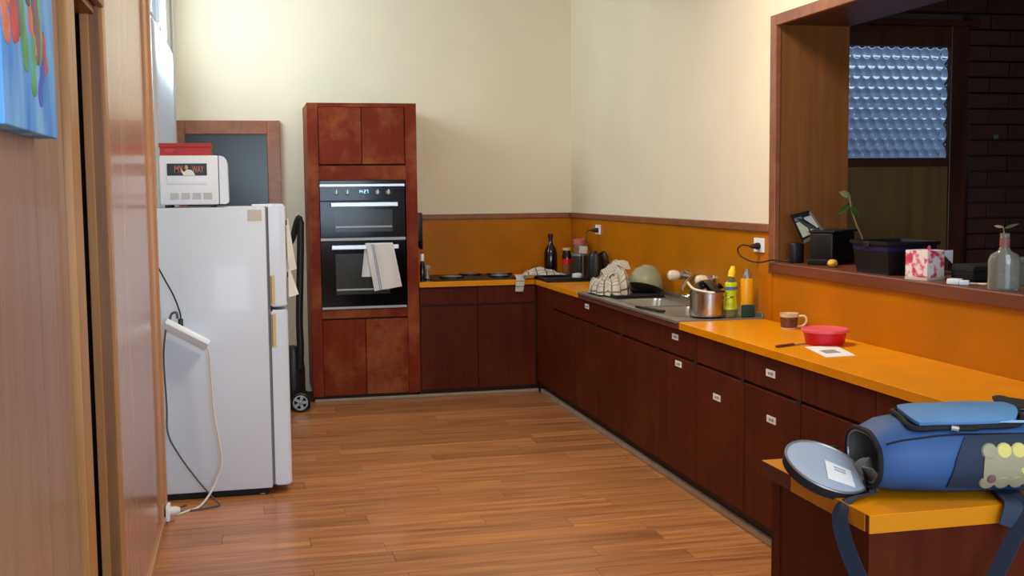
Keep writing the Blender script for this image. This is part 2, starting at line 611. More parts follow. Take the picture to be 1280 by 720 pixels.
# ---------------------------------------------------------------- floor
fl = B(-1.3, 3.0, -1.6, 9.3, -0.15, -0.012)
floor = struct('floor', fl, M['floor_under'])
part('front_floor', B(XL, XR, -1.5, 3.2, -0.012, 0.0), M['floor_wood'], floor)
y = 3.2
PW = 0.145
row = 0
while y < 8.45:
    y1 = min(y + PW, 8.47)
    x = XA - rnd.uniform(0.05, 1.0)
    while x < 2.2:
        x1 = x + 1.2
        a, b_ = max(x, XA + 0.002), min(x1, 2.19)
        if b_ - a > 0.01:
            mid = ((a + b_) / 2, (y + y1) / 2, -0.006)
            part('plank', B(a + 0.0008, b_ - 0.0008, y + 0.0008, y1 - 0.0008, -0.012, 0.0), M['floor_wood'], floor, loc=mid)
        x = x1
    y = y1
    row += 1

# ---------------------------------------------------------------- walls and ceiling
struct('ceiling', B(-1.3, 3.0, -1.6, 9.2, ZC, ZC + 0.1), M['ceiling'])
struct('wall_back', B(-0.9, 2.9, YB, YB + 0.15, -0.15, ZC), M['cream'])
rb = BM()                                        # rear wall with a wide window, behind the photographer
box(rb, -1.3, 3.0, -1.65, -1.5, -0.15, 0.95); box(rb, -1.3, 3.0, -1.65, -1.5, 2.55, ZC)
box(rb, -1.3, -0.35, -1.65, -1.5, 0.95, 2.55); box(rb, 2.4, 3.0, -1.65, -1.5, 0.95, 2.55)
struct('wall_rear', rb, M['cream'])
aw = BM()                                        # alcove wall with the window behind the curtain
box(aw, XA - 0.12, XA, 5.5, 6.9, -0.15, ZC); box(aw, XA - 0.12, XA, 8.5, YB, -0.15, ZC)
box(aw, XA - 0.12, XA, 6.9, 8.5, -0.15, 1.1); box(aw, XA - 0.12, XA, 6.9, 8.5, 3.08, ZC)
struct('wall_alcove', aw, M['white_wall'])
w1 = struct_root('window_1', (XA - 0.06, 7.7, 1.1))
wf = BM()
box(wf, XA - 0.09, XA - 0.04, 6.9, 8.5, 1.1, 1.15); box(wf, XA - 0.09, XA - 0.04, 6.9, 8.5, 3.03, 3.08)
for yy in (6.9, 7.675, 8.45):
    box(wf, XA - 0.09, XA - 0.04, yy, yy + 0.05, 1.15, 3.03)
part('window_frame', wf, M['white_plastic'], w1)
for a, b_ in ((6.95, 7.675), (7.725, 8.45)):
    part('pane', B(XA - 0.067, XA - 0.063, a, b_, 1.15, 3.03), M['glass'], w1)

# left wall: vertical boards, doorway, polished panel, end trim
lw = BM()
box(lw, XL - 0.14, XL - 0.012, -1.5, 3.08, -0.15, ZC)
box(lw, XL - 0.14, XL - 0.012, 3.786, 5.53, -0.15, ZC)
box(lw, XL - 0.14, XL - 0.012, 3.08, 3.786, 2.13, ZC)
box(lw, XL - 0.14, XL - 0.012, 3.08, 3.786, -0.15, -0.01)
wall_left = struct('wall_left', lw, M['dark'])
edges = [2.93 - 0.197 * k for k in range(23)]
for k in range(22):
    y1, y0 = edges[k], edges[k + 1]
    part('board', B(XL - 0.012, XL, y0 + 0.0025, y1 - 0.0025, 0.0, ZC), M['panel_pink'], wall_left, loc=(XL, (y0 + y1) / 2, 1.0))
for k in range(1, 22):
    part('groove_shade', B(XL - 0.012, XL - 0.0007, edges[k] - 0.0025, edges[k] + 0.0025, 0.0, ZC), M['groove_shade'], wall_left, loc=(XL, edges[k], 1.0))  # dark brown strips put the shade between boards into colour
part('board', B(XL - 0.012, XL, 2.93, 3.90, 2.24, ZC), M['panel_pink'], wall_left, loc=(XL, 3.4, 2.7))
part('polished_panel', B(XL - 0.012, XL + 0.001, 3.86, 5.30, 0.0, ZC), M['panel_gloss'], wall_left, loc=(XL, 4.6, 1.0))
d1 = struct_root('door_1', (XL, 3.4, 0))
part('casing', B(XL - 0.01, XL + 0.02, 2.94, 3.08, 0, 2.22, bev=0.004), M['pine'], d1)
part('casing', B(XL - 0.01, XL + 0.008, 3.785, 3.86, 0, 2.22, bev=0.003), M['pine'], d1)
part('casing', B(XL - 0.01, XL + 0.014, 3.08, 3.785, 2.13, 2.22, bev=0.003), M['pine_dark'], d1)
part('jamb', B(XL - 0.027, XL, 3.75, 3.785, 0, 2.13), M['pine_dark'], d1)
part('jamb', B(XL - 0.15, XL - 0.012, 3.08, 3.10, 0, 2.13), M['pine_dark'], d1)
part('jamb', B(XL - 0.15, XL - 0.012, 3.08, 3.75, 2.105, 2.13), M['pine_dark'], d1)
part('door_stop', B(XL - 0.054, XL - 0.027, 3.73, 3.785, 0, 2.105, bev=0.003), M['pine'], d1)
hall = BM()
box(hall, -1.6, XL - 0.15, 2.6, 2.7, -0.15, 2.6); box(hall, -1.6, XL - 0.15, 4.2, 4.3, -0.15, 2.6)
box(hall, -1.7, -1.6, 2.6, 4.3, -0.15, 2.6); box(hall, -1.6, XL - 0.14, 2.6, 4.3, 2.5, 2.6); box(hall, -1.6, XL - 0.14, 2.6, 4.3, -0.15, -0.02)
struct('wall_hall', hall, M['hall'])
t1 = struct('trim_1', B(XL - 0.14, XL + 0.012, 5.31, 5.53, 0, ZC, bev=0.006), M['end_trim'])
part('corner_bead', B(XL + 0.002, XL + 0.022, 5.505, 5.545, 0, ZC, bev=0.006), M['end_trim'], t1)
struct('baseboard_left', B(XL - 0.005, XL + 0.018, 3.87, 5.50, 0, 0.045, bev=0.006), M['base_wood'])

# right wall with the servery opening
Y0, Y1, ZS, ZH = 1.4, 5.31, 1.178, 2.36
rw = BM()
box(rw, XR, XR + 0.35, Y1, YB + 0.1, -0.15, ZC)
box(rw, XR, XR + 0.35, -1.6, Y0, -0.15, ZC)
box(rw, XR, XR + 0.35, Y0, Y1, ZH + 0.03, ZC)
box(rw, XR, XR + 0.35, Y0, Y1, -0.15, 1.12)
struct('wall_right', rw, M['cream'])
so = struct_root('servery_opening', (XR, 3.4, 1.12))
part('jamb_panel', B(XR + 0.01, 3.0, Y1 - 0.03, Y1 + 0.002, ZS, ZH), M['jamb_wood'], so, loc=(2.8, Y1, 1.7))
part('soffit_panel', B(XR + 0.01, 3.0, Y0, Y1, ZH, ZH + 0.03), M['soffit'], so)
part('architrave', B(XR - 0.018, XR + 0.012, Y1 - 0.035, Y1 + 0.03, 1.12, ZH + 0.05, bev=0.004), M['trim_wood'], so)
part('architrave', B(XR - 0.018, XR + 0.012, Y0, Y1 - 0.035, ZH - 0.005, ZH + 0.05, bev=0.004), M['trim_wood'], so)
part('sill', B(XR - 0.025, 3.02, Y0, Y1 + 0.005, 1.122, ZS, bev=0.006), M['red_trim'], so, loc=(2.8, 3.4, 1.15))

# ochre panels behind the worktop, cap trims
sp = struct('trim_2', B(XR - 0.008, XR + 0.002, Y1 + 0.03, YB - 0.004, ZT - 0.02, 1.326), M['splash'])
part('lower_panel', B(XR - 0.008, XR + 0.002, Y0, Y1 - 0.0, ZT - 0.02, 1.122), M['splash'], sp)
part('corner_strip', B(XR - 0.014, XR + 0.002, Y1 - 0.002, Y1 + 0.032, ZT - 0.02, 1.122), M['splash'], sp)
struct('trim_3', B(1.245, XR - 0.002, YB - 0.008, YB + 0.002, ZT - 0.02, 1.326), M['splash'])
struct('trim_4', B(XR - 0.022, XR + 0.002, Y1 + 0.03, YB - 0.002, 1.326, 1.368, bev=0.004), M['trim_wood'])
struct('trim_5', B(1.245, XR - 0.022, YB - 0.022, YB + 0.002, 1.326, 1.368, bev=0.004), M['trim_wood'])
struct('trim_6', B(0.46, 2.19, 8.425, 8.447, 0.0, 0.022, bev=0.004), M['kick_pale'])
struct('trim_7', B(2.172, 2.194, 2.6, 8.425, 0.0, 0.03, bev=0.004), M['kick_pale'])
pb = BM(); tube(pb, [(XA + 0.02, YB - 0.018, 2.2), (XA + 0.02, YB - 0.018, ZC)], 0.009, 8)
struct('trim_8', pb, M['white_wall'], smooth=True)

# framed dark door on the back wall
d2 = struct_root('door_2', (-0.12, YB, 0))
fy0 = YB - 0.045
part('stile', B(XA + 0.004, -0.43, fy0, YB, 0, 2.105, bev=0.004), M['door_frame'], d2)
part('stile', B(0.175, 0.275, fy0, YB, 0, 2.105, bev=0.004), M['door_frame'], d2)
part('header', B(-0.43, 0.175, fy0, YB, 2.0, 2.105, bev=0.004), M['door_frame'], d2)
part('door_panel', B(-0.43, 0.175, YB - 0.016, YB, 0.0, 2.0), M['door_dark'], d2)

# servery room
sv = BM()
box(sv, 3.0, 6.0, 5.69, 5.8, -0.15, 1.60); box(sv, 3.99, 6.0, 5.69, 5.8, 1.60, 3.0); box(sv, 3.0, 3.99, 5.69, 5.8, 2.42, 3.0)
box(sv, 2.96, 3.06, 5.69, 5.8, 1.7, 2.4)
ws = struct('wall_servery', sv, M['mortar'])
bh, bl = 0.0867, 0.25
bme = bpy.data.meshes.new('brick')
_t = B(-bl / 2 + 0.004, bl / 2 - 0.004, -0.045, 0.045, -bh / 2 + 0.004, bh / 2 - 0.004, bev=0.003, seg=1)
_t.to_mesh(bme); _t.free(); bme.materials.append(M['brick'])
nb = 0
for r_ in range(24):
    zc = 0.98 + r_ * bh
    x = 3.92 + (0.125 if r_ % 2 else 0.0)
    cells = [x + bl / 2 + bl * k for k in range(5)]
    if r_ % 2:
        ob_ = bpy.data.objects.new('half_brick', bme)
        COL.objects.link(ob_)
        ob_.parent = ws
        ob_.scale = (0.48, 1, 1)
        ob_.location = (3.9825, 5.645, zc)
    if zc > 2.46:
        cells = [3.02 + bl / 2 + bl * k + (0.125 if r_ % 2 else 0) for k in range(8)]
    for xc in cells:
        o = bpy.data.objects.new('brick', bme)
        COL.objects.link(o)
        o.parent = ws
        o.location = (xc, 5.645 + rnd.uniform(-0.002, 0.002), zc)
sh = BM()
box(sh, 6.0, 6.1, 0.5, 5.8, -0.15, 3.0); box(sh, 2.96, 6.1, 0.4, 0.5, -0.15, 3.0)
struct('wall_servery_side', sh, M['servery'])
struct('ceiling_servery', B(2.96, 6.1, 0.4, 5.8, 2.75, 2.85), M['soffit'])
struct('floor_servery', B(2.96, 6.1, 0.4, 5.8, -0.15, -0.02), M['servery'])
w2 = struct_root('window_2', (3.46, 5.6, 1.2))
part('stile', B(3.79, 3.90, 5.585, 5.632, 0.6, 2.45, bev=0.005), M['window_timber'], w2)
part('header', B(2.99, 3.79, 5.585, 5.632, 2.31, 2.42, bev=0.005), M['window_timber'], w2)
part('rail', B(2.99, 3.79, 5.585, 5.632, 1.66, 1.708, bev=0.005), M['window_timber'], w2)
part('head_trim', B(2.99, 3.95, 5.56, 5.60, 2.42, 2.45, bev=0.004), M['window_timber'], w2)
part('panel', B(2.99, 3.79, 5.60, 5.64, 0.6, 1.66), M['panel_olive'], w2)
# dimpled pane: rows of little domes on the room side
PX0, PX1, PZ0, PZ1 = 3.0, 3.79, 1.70, 2.32
pitch, rowh = 0.0592, 0.0545
gp = BM()
NX, NZ = 240, 190
def dome(xx, zz):
    j = math.floor((zz - PZ0) / rowh)
    best = 0.0
    for jj in (j - 1, j, j + 1):
        cz = PZ0 + (jj + 0.5) * rowh
        off = pitch / 2 if jj % 2 else 0.0
        i = round((xx - PX0 - off) / pitch)
        for ii in (i - 1, i, i + 1):
            cx = PX0 + off + ii * pitch
            d2_ = (xx - cx) ** 2 + (zz - cz) ** 2
            rr = 0.0285
            if d2_ < rr * rr:
                best = max(best, math.sqrt(max(0.0, 0.040 ** 2 - d2_)) - math.sqrt(0.040 ** 2 - rr * rr))
    return best
gv = [[gp.verts.new((PX0 + (PX1 - PX0) * i / NX, 5.62 - dome(PX0 + (PX1 - PX0) * i / NX, PZ0 + (PZ1 - PZ0) * j / NZ), PZ0 + (PZ1 - PZ0) * j / NZ)) for j in range(NZ + 1)] for i in range(NX + 1)]
for i in range(NX):
    for j in range(NZ):
        gp.faces.new((gv[i][j], gv[i + 1][j], gv[i + 1][j + 1], gv[i][j + 1]))
bk = [gp.verts.new((xx, 5.628, zz)) for xx, zz in ((PX0, PZ0), (PX1, PZ0), (PX1, PZ1), (PX0, PZ1))]
gp.faces.new(bk[::-1])
pane = part('pane', gp, M['dimple'], w2, smooth=True)
hk = BM(); lathe(hk, [(0, 0), (0.017, 0), (0.017, 0.006), (0.012, 0.012), (0, 0.013)], 4.09, 5.6, 1.823, 16, Matrix.Rotation(PI / 2, 4, 'X'))
tag(part('wall_button', hk, M['silver_dull'], None, True, loc=(4.09, 5.6, 1.823)), 'small round grey button fixed on the dark brick wall', 'button')
struct('ground_outside', B(-14, 20, -20, 26, -0.4, -0.3), M['outside'])
struct('wall_added_outside', B(3.1, 10.0, 8.6, 8.8, -0.3, 3.25), plain('added_wall_blue_grey', (150, 166, 190), 0.9))  # unseen wall added so the pane's dimples catch only a sky band
struct('roof_eave', B(2.4, 6.5, 5.81, 6.75, 2.80, 2.86), M['soffit'])

# ---------------------------------------------------------------- curtain in the alcove
cu = thing('curtain', 'white sheer curtain hanging on the alcove wall behind the fridge', 'curtain', (XA + 0.03, 7.8, 1.0))
def cf(u, v):
    yy = 6.7 + u * 1.95
    return (XA + 0.03 + 0.012 * math.sin(yy * 75) * (0.6 + 0.4 * v), yy, 2.53 - v * 1.55)
part('drape', sheet(BM(), cf, 200, 8), M['curtain'], cu, True)
rd = BM(); tube(rd, [(XA + 0.03, 6.62, 2.55), (XA + 0.03, 8.70, 2.55)], 0.009, 8)
part('rod', rd, M['white_plastic'], cu, True)
br = BM(); box(br, XA, XA + 0.045, 7.27, 7.29, 2.53, 2.585, bev=0.003)
part('bracket', br, M['silver_dull'], cu)

# ---------------------------------------------------------------- painting on the left wall
pa = thing('painting', 'bright blue canvas painting with coloured drips on the brown boarded wall', 'painting', (XL, 2.3, 1.65))
part('canvas', B(XL + 0.002, XL + 0.045, 2.02, 2.555, 1.668, 2.35, bev=0.003), M['canvas'], pa, loc=(XL, 2.3, 2.0))
XP = XL + 0.046
def stroke(col, pts, w):
    P = smooth_path([(XP, p[0], p[1]) for p in pts], 6)
    bm = BM()
    L_, R_ = [], []
    n = len(P)
    for i, p in enumerate(P):
        d = (P[min(i + 1, n - 1)] - P[max(i - 1, 0)]).normalized()
        s = Vector((1, 0, 0)).cross(d)
        t = i / (n - 1)
        ww = w * (0.75 + 0.25 * math.sin(t * 9)) * (1.0 if t < 0.8 else math.sqrt(max(0.02, 1 - ((t - 0.8) / 0.2) ** 2)))
        L_.append((p + s * ww, p - s * ww))
    V = [[bm.verts.new(q + Vector((0.001 * (k % 2), 0, 0))) for k, q in enumerate((a, (a + b) / 2, b))] for a, b in L_]
    for a, b in zip(V, V[1:]):
        for k in range(2):
            bm.faces.new((a[k], a[k + 1], b[k + 1], b[k]))
    ext = bmesh.ops.extrude_face_region(bm, geom=bm.faces[:])
    bmesh.ops.translate(bm, vec=(-0.0016, 0, 0), verts=[e for e in ext['geom'] if isinstance(e, bmesh.types.BMVert)])
    bmesh.ops.recalc_face_normals(bm, faces=bm.faces[:])
    part('paint_stroke', bm, PAINT[col], pa, True)
stroke('orange', [(2.05, 2.15), (2.03, 2.0), (2.045, 1.88), (2.077, 1.806)], 0.029)
stroke('red', [(2.13, 2.2), (2.10, 2.0), (2.123, 1.89), (2.161, 1.82)], 0.044)
stroke('plum', [(2.20, 2.2), (2.18, 2.0), (2.17, 1.88), (2.175, 1.83)], 0.031)
stroke('green', [(2.25, 2.15), (2.22, 1.98), (2.215, 1.86), (2.241, 1.775)], 0.034)
stroke('plum', [(2.30, 2.25), (2.32, 2.0), (2.35, 1.88), (2.35, 1.80)], 0.058)
stroke('peach', [(2.285, 1.90), (2.30, 1.862), (2.322, 1.843), (2.339, 1.815)], 0.023)
stroke('leaf', [(2.325, 1.85), (2.308, 1.80), (2.303, 1.775), (2.300, 1.735)], 0.031)
stroke('moss', [(2.40, 2.1), (2.392, 1.93), (2.403, 1.861), (2.372, 1.80)], 0.017)
stroke('crimson', [(2.41, 1.86), (2.428, 1.835), (2.438, 1.815), (2.443, 1.79)], 0.026)
stroke('blue', [(2.415, 1.81), (2.395, 1.785), (2.377, 1.762), (2.361, 1.722)], 0.026)

stroke('plum', [(2.24, 2.2), (2.26, 2.05), (2.27, 1.94), (2.265, 1.90)], 0.030)
stroke('peach', [(2.07, 2.2), (2.065, 2.05), (2.07, 1.95), (2.09, 1.87)], 0.020)
# ---------------------------------------------------------------- cabinets
def door_label(parent, c, face, w=0.085, h=0.030):
    """white label with a smudged printed line; face 'X' = right run, 'Y' = back run"""
    bm = BM(); x, y_, z = c
    box(bm, x - 0.0015, x + 0.0005, y_ - w / 2, y_ + w / 2, z - h / 2, z + h / 2)
    l = part('label_sticker', bm, M['paper'], parent)
    bm = BM()
    box(bm, x - 0.0022, x - 0.0012, y_ - w * 0.30, y_ - w * 0.02, z - h * 0.20, z + h * 0.22)
    box(bm, x - 0.0022, x - 0.0012, y_ + w * 0.04, y_ + w * 0.26, z - h * 0.22, z + h * 0.12)
    part('label_print', bm, M['paper_print'], l)

FX = 2.145
def run_cab(label, y0, y1, seams, doors, labels=(), filler=None):
    c = thing('base_cabinet', label, 'cabinet', (2.38, (y0 + y1) / 2, 0), group='base cabinets under the yellow worktops')
    bm = BM()
    box(bm, FX + 0.02, XR - 0.012, y0 + 0.001, y1 - 0.001, 0.09, 0.69 if y0 > 5.0 else ZT - 0.042)
    if y0 > 5.0:
        box(bm, FX + 0.02, FX + 0.035, y0 + 0.001, y1 - 0.001, 0.69, ZT - 0.042)
    box(bm, 2.195, XR - 0.012, y0 + 0.001, y1 - 0.001, 0.0, 0.09)
    part('body', bm, M['cab_dark'], c, loc=(2.38, (y0 + y1) / 2, 0.4))
    if filler:
        part('filler_panel', B(FX, FX + 0.019, filler[0] + 0.0015, filler[1] - 0.0015, 0.095, ZT - 0.044), M['cab'], c, loc=(FX, sum(filler) / 2, 0.4))
    for i in range(len(seams) - 1):
        a, b_ = seams[i], seams[i + 1]
        d = part('door', B(FX, FX + 0.019, a + 0.002, b_ - 0.002, 0.095, 0.686, bev=0.0015, seg=1), M['cab'], c, loc=(FX, (a + b_) / 2, 0.4))
        w = part('drawer', B(FX, FX + 0.019, a + 0.002, b_ - 0.002, 0.700, ZT - 0.044, bev=0.0015, seg=1), M['cab'], c, loc=(FX, (a + b_) / 2, 0.77))
        part('finger_notch', B(FX - 0.002, FX + 0.012, a - 0.0, a + 0.035, 0.683, 0.703), M['dark'], d)
        for (yy, zz) in labels:
            if a < yy < b_:
                door_label(w if zz > 0.7 else d, (FX - 0.0005, yy, zz), 'X')
    return c
run_cab('base cabinet in the room corner with a plain filler and three doors', 6.333, 8.36, [6.333, 6.82, 7.305, 7.88], 3, [(7.043, 0.796)], (7.88, 8.36))
run_cab('base cabinet under the sink with stickers on the near door and drawer', 5.193, 6.333, [5.193, 5.718, 6.333], 2, [(5.483, 0.789), (5.437, 0.654)])
run_cab('base cabinet below the red container with stickers on two doors', 4.113, 5.193, [4.113, 4.647, 5.193], 2, [(4.946, 0.566), (4.384, 0.768), (4.373, 0.571)])
run_cab('base cabinet half hidden behind the lunch bag lid', 3.03, 4.113, [3.03, 3.56, 4.113], 2)
run_cab('base cabinet hidden behind the blue bag at the peninsula', 2.56, 3.03, [2.56, 3.03], 1)

bc = thing('base_cabinet', 'base cabinet under the cooktop beside the oven tower', 'cabinet', (1.9, 8.7, 0), group='base cabinets under the yellow worktops')
bm = BM(); box(bm, 1.248, 2.17, 8.42, YB - 0.012, 0.06, ZT - 0.042); box(bm, 1.248, 2.19, 8.447, YB - 0.012, 0, 0.06)
box(bm, 2.172, XR - 0.012, 8.365, YB - 0.012, 0.0, ZT - 0.042)
part('body', bm, M['cab_dark'], bc)
for a, b_ in ((1.250, 1.692), (1.692, 2.144)):
    part('door', B(a + 0.002, b_ - 0.002, 8.40, 8.419, 0.058, 0.686, bev=0.0015, seg=1), M['cab'], bc, loc=((a + b_) / 2, 8.4, 0.4))
    part('drawer', B(a + 0.002, b_ - 0.002, 8.40, 8.419, 0.700, ZT - 0.044, bev=0.0015, seg=1), M['cab'], bc, loc=((a + b_) / 2, 8.4, 0.77))

# oven tower
tw = thing('oven_tower', 'tall reddish timber cupboard tower built around the black double oven', 'cabinet', (0.85, 8.7, 0))
TY = 8.40
bm = BM()
box(bm, 0.45, 0.468, TY + 0.02, YB - 0.004, 0.06, 2.2); box(bm, 1.228, 1.246, TY + 0.02, YB - 0.004, 0.06, 2.2)
part('side_panel', bm, M['tower'], tw, loc=(0.46, 8.7, 1.1))
bm = BM()
box(bm, 0.468, 1.228, TY + 0.03, YB - 0.004, 0.06, 0.65); box(bm, 0.468, 1.228, TY + 0.03, YB - 0.004, 1.68, 2.19)
box(bm, 0.468, 1.228, YB - 0.02, YB - 0.004, 0.65, 1.68); box(bm, 0.468, 1.228, 8.447, YB - 0.02, 0.0, 0.06)
part('carcass', bm, M['cab_dark'], tw)
part('stile', B(0.45, 0.526, TY, TY + 0.02, 0.045, 2.2, bev=0.001), M['tower'], tw, loc=(0.49, TY, 1.1))
part('stile', B(1.16, 1.246, TY, TY + 0.02, 0.045, 2.2, bev=0.001), M['tower'], tw, loc=(1.2, TY, 1.1))
part('rail', B(0.526, 1.16, TY, TY + 0.02, 2.172, 2.2), M['tower'], tw, loc=(0.84, TY, 2.19))
part('rail', B(0.526, 1.16, TY, TY + 0.02, 1.64, 1.745), M['tower'], tw, loc=(0.84, TY, 1.69))
part('rail', B(0.526, 1.16, TY, TY + 0.02, 0.625, 0.69), M['tower'], tw, loc=(0.84, TY, 0.65))
for a, b_ in ((0.532, 0.839), (0.844, 1.154)):
    part('door', B(a, b_, TY - 0.006, TY + 0.016, 1.757, 2.168, bev=0.002, seg=1), M['tower'], tw, loc=((a + b_) / 2, TY, 1.96))
    part('door', B(a - (0.004 if a < 0.6 else 0), b_ + (0.004 if a > 0.6 else 0), TY - 0.006, TY + 0.016, 0.05, 0.612, bev=0.002, seg=1), M['tower'], tw, loc=((a + b_) / 2, TY, 0.33))
part('shadow_gap', B(0.526, 1.16, TY + 0.004, TY + 0.022, 1.743, 1.759), M['dark'], tw)
part('shadow_gap', B(0.526, 1.16, TY + 0.004, TY + 0.022, 0.61, 0.627), M['dark'], tw)

# double oven
ov = thing('double_oven', 'black glass double oven with silver handles set in the timber tower', 'oven', (0.84, 8.45, 0.69))
OY = TY - 0.012
part('housing', B(0.53, 1.148, TY - 0.004, 8.9, 0.692, 1.638), M['black'], ov)
cp = part('control_panel', B(0.528, 1.15, OY, TY, 1.49, 1.638, bev=0.002), M['black_gloss'], ov)
part('silver_strip', B(0.528, 1.15, OY - 0.005, OY + 0.002, 1.592, 1.612, bev=0.002), M['silver'], cp)
for i, xx in enumerate((0.648, 0.728, 0.948, 1.028)):
    k = BM(); lathe(k, [(0, 0), (0.018, 0), (0.018, 0.004), (0.013, 0.006), (0.012, 0.022), (0, 0.024)], xx, OY, 1.548, 20, Matrix.Rotation(PI / 2, 4, 'X'))
    kn = part('knob', k, M['silver_dull'], cp, True)
    part('knob_pointer', B(xx - 0.003, xx + 0.003, OY - 0.03, OY - 0.02, 1.538, 1.572, bev=0.001), M['silver'], cp)
dg = BM()
SEG = {'1': 'bc', '2': 'abged', '3': 'abgcd', '4': 'fgbc', '0': 'abcdef', '5': 'afgcd', '7': 'abc', '6': 'afgedc', '9': 'abfgcd', '8': 'abcdefg'}
def seven(bm, ch, x0, z0, w=0.011, h=0.022, t=0.0028):
    for s in SEG[ch]:
        if s in 'agd':
            zz = {'a': z0 + h, 'g': z0 + h / 2, 'd': z0}[s]
            box(bm, x0, x0 + w, OY - 0.0015, OY - 0.0003, zz - t / 2, zz + t / 2)
        else:
            xx = x0 if s in 'fe' else x0 + w
            za = z0 + h / 2 if s in 'fb' else z0
            box(bm, xx - t / 2, xx + t / 2, OY - 0.0015, OY - 0.0003, za, za + h / 2)
for ch, xx in zip('1427', (0.808, 0.826, 0.850, 0.868)):
    seven(dg, ch, xx, 1.545)
part('clock_display', dg, M['led'], cp)
dot = BM(); lathe(dot, [(0, 0), (0.005, 0), (0.005, 0.004), (0, 0.005)], 0.845, OY, 1.515, 12, Matrix.Rotation(PI / 2, 4, 'X'))
part('button', dot, M['silver_dull'], cp)
def oven_door(z0, z1, wx0, wx1, wz0, wz1, hz):
    d = part('oven_door', B(0.528, 1.15, OY, TY, z0, z1, bev=0.002), M['black_gloss'], ov)
    part('door_window', B(wx0, wx1, OY - 0.0015, OY + 0.001, wz0, wz1), M['oven_window'], d)
    part('rack_line', B(wx0 + 0.004, wx1 - 0.004, OY - 0.0022, OY - 0.001, wz0 + 0.03, wz0 + 0.042), M['silver_dull'], d)
    h = BM(); box(h, 0.603, 1.093, OY - 0.045, OY - 0.033, hz - 0.016, hz + 0.016, bev=0.003)
    box(h, 0.63, 0.65, OY - 0.034, OY + 0.001, hz - 0.008, hz + 0.008); box(h, 1.05, 1.07, OY - 0.034, OY + 0.001, hz - 0.008, hz + 0.008)
    part('handle', h, M['silver'], d)
    return d
oven_door(1.222, 1.484, 0.634, 1.055, 1.262, 1.424, 1.462)
part('silver_strip', B(0.526, 1.152, OY - 0.006, OY + 0.004, 1.196, 1.218, bev=0.003), M['silver_dull'], ov)
oven_door(0.714, 1.192, 0.632, 1.03, 0.80, 1.10, 1.150)
part('silver_strip', B(0.526, 1.152, OY - 0.006, OY + 0.004, 0.692, 0.71, bev=0.003), M['silver_dull'], ov)

# tea towel over the lower oven handle
tt = thing('tea_towel', 'white tea towel with a thin blue stripe draped over the lower oven handle', 'towel', (0.95, OY - 0.05, 0.8))
HY = OY - 0.039
def towel_front(u, v):
    x0 = 0.85 + 0.055 * v
    w = 0.20 + 0.005 * v
    yy = HY - 0.012 - 0.006 * math.sin(u * 9 + v * 2) * (0.3 + v) - 0.004 * v
    return (x0 + u * w, yy, 1.170 - v * 0.345 + 0.03 * u * v)
def towel_back(u, v):
    return (0.845 - 0.028 * v + u * (0.19 - 0.10 * v), HY + 0.012 + 0.004 * math.sin(u * 8) * v, 1.170 - v * 0.24 - 0.0 * u)
def towel_top(u, v):
    a = PI * v
    return (0.85 + u * 0.20 - 0.005 * v, HY - 0.012 * math.cos(a), 1.169 + 0.010 * math.sin(a))
bm = sheet(BM(), towel_front, 20, 20, 0.003)
part('front_fall', bm, M['tow_white'], tt, True)
part('back_fall', sheet(BM(), towel_back, 10, 14, 0.003), M['tow_white'], tt, True)
part('top_fold', sheet(BM(), towel_top, 14, 8, 0.003), M['tow_white'], tt, True)
for uu in (0.20, 0.26):
    part('stripe', sheet(BM(), lambda u, v: tuple(Vector(towel_front(uu + u * 0.025, v)) + Vector((0, -0.004, 0))), 2, 20, 0.001), M['tow_blue'], tt, True)

# ---------------------------------------------------------------- worktops
wk = thing('worktop', 'yellow laminate worktop along the back wall carrying the cooktop and bottles', 'worktop', (1.9, 8.7, ZT - 0.04))
bm = BM(); box(bm, 1.248, XR - 0.009, 8.372, YB - 0.009, ZT - 0.038, ZT, bev=0.002, seg=1)
part('slab', bm, M['lam_yellow'], wk)
part('corner_slab', B(2.13, XR - 0.009, 7.172, 8.3715, ZT - 0.038, ZT, bev=0.002, seg=1), M['lam_yellow'], wk)
wr = thing('worktop', 'long yellow laminate worktop running towards the camera from the sink', 'worktop', (2.37, 4.0, ZT - 0.04))
part('slab', B(2.13, XR - 0.009, 2.565, 5.398, ZT - 0.038, ZT, bev=0.002, seg=1), M['lam_yellow'], wr)

# peninsula
pn = thing('peninsula_bench', 'brown panelled peninsula with a chipped yellow top under the blue lunch bag', 'bench', (1.9, 2.3, 0))
part('top_slab', B(1.233, XR - 0.009, 2.062, 2.562, ZT - 0.037, ZT), M['edge_brown'], pn)
part('laminate_sheet', B(1.231, XR - 0.009, 2.060, 2.562, ZT, ZT + 0.0015), M['lam_yellow'], pn)
part('edge_strip', B(1.2305, 1.2335, 2.078, 2.405, ZT - 0.037, ZT), M['edge_yellow'], pn)
part('edge_strip', B(1.231, XR - 0.01, 2.0585, 2.0625, ZT - 0.037, ZT), M['edge_yellow'], pn)
part('end_panel', B(1.252, 1.27, 2.095, 2.54, 0, ZT - 0.037), M['cab'], pn, loc=(1.26, 2.3, 0.4))
part('end_batten', B(1.249, 1.254, 2.50, 2.54, 0, ZT - 0.037), M['cab'], pn, loc=(1.25, 2.52, 0.4))
part('front_panel', B(1.270, XR - 0.01, 2.095, 2.113, 0, ZT - 0.037), M['cab'], pn, loc=(1.9, 2.1, 0.4))
part('body', B(1.271, 2.12, 2.114, 2.54, 0.0, ZT - 0.038), M['cab_dark'], pn)

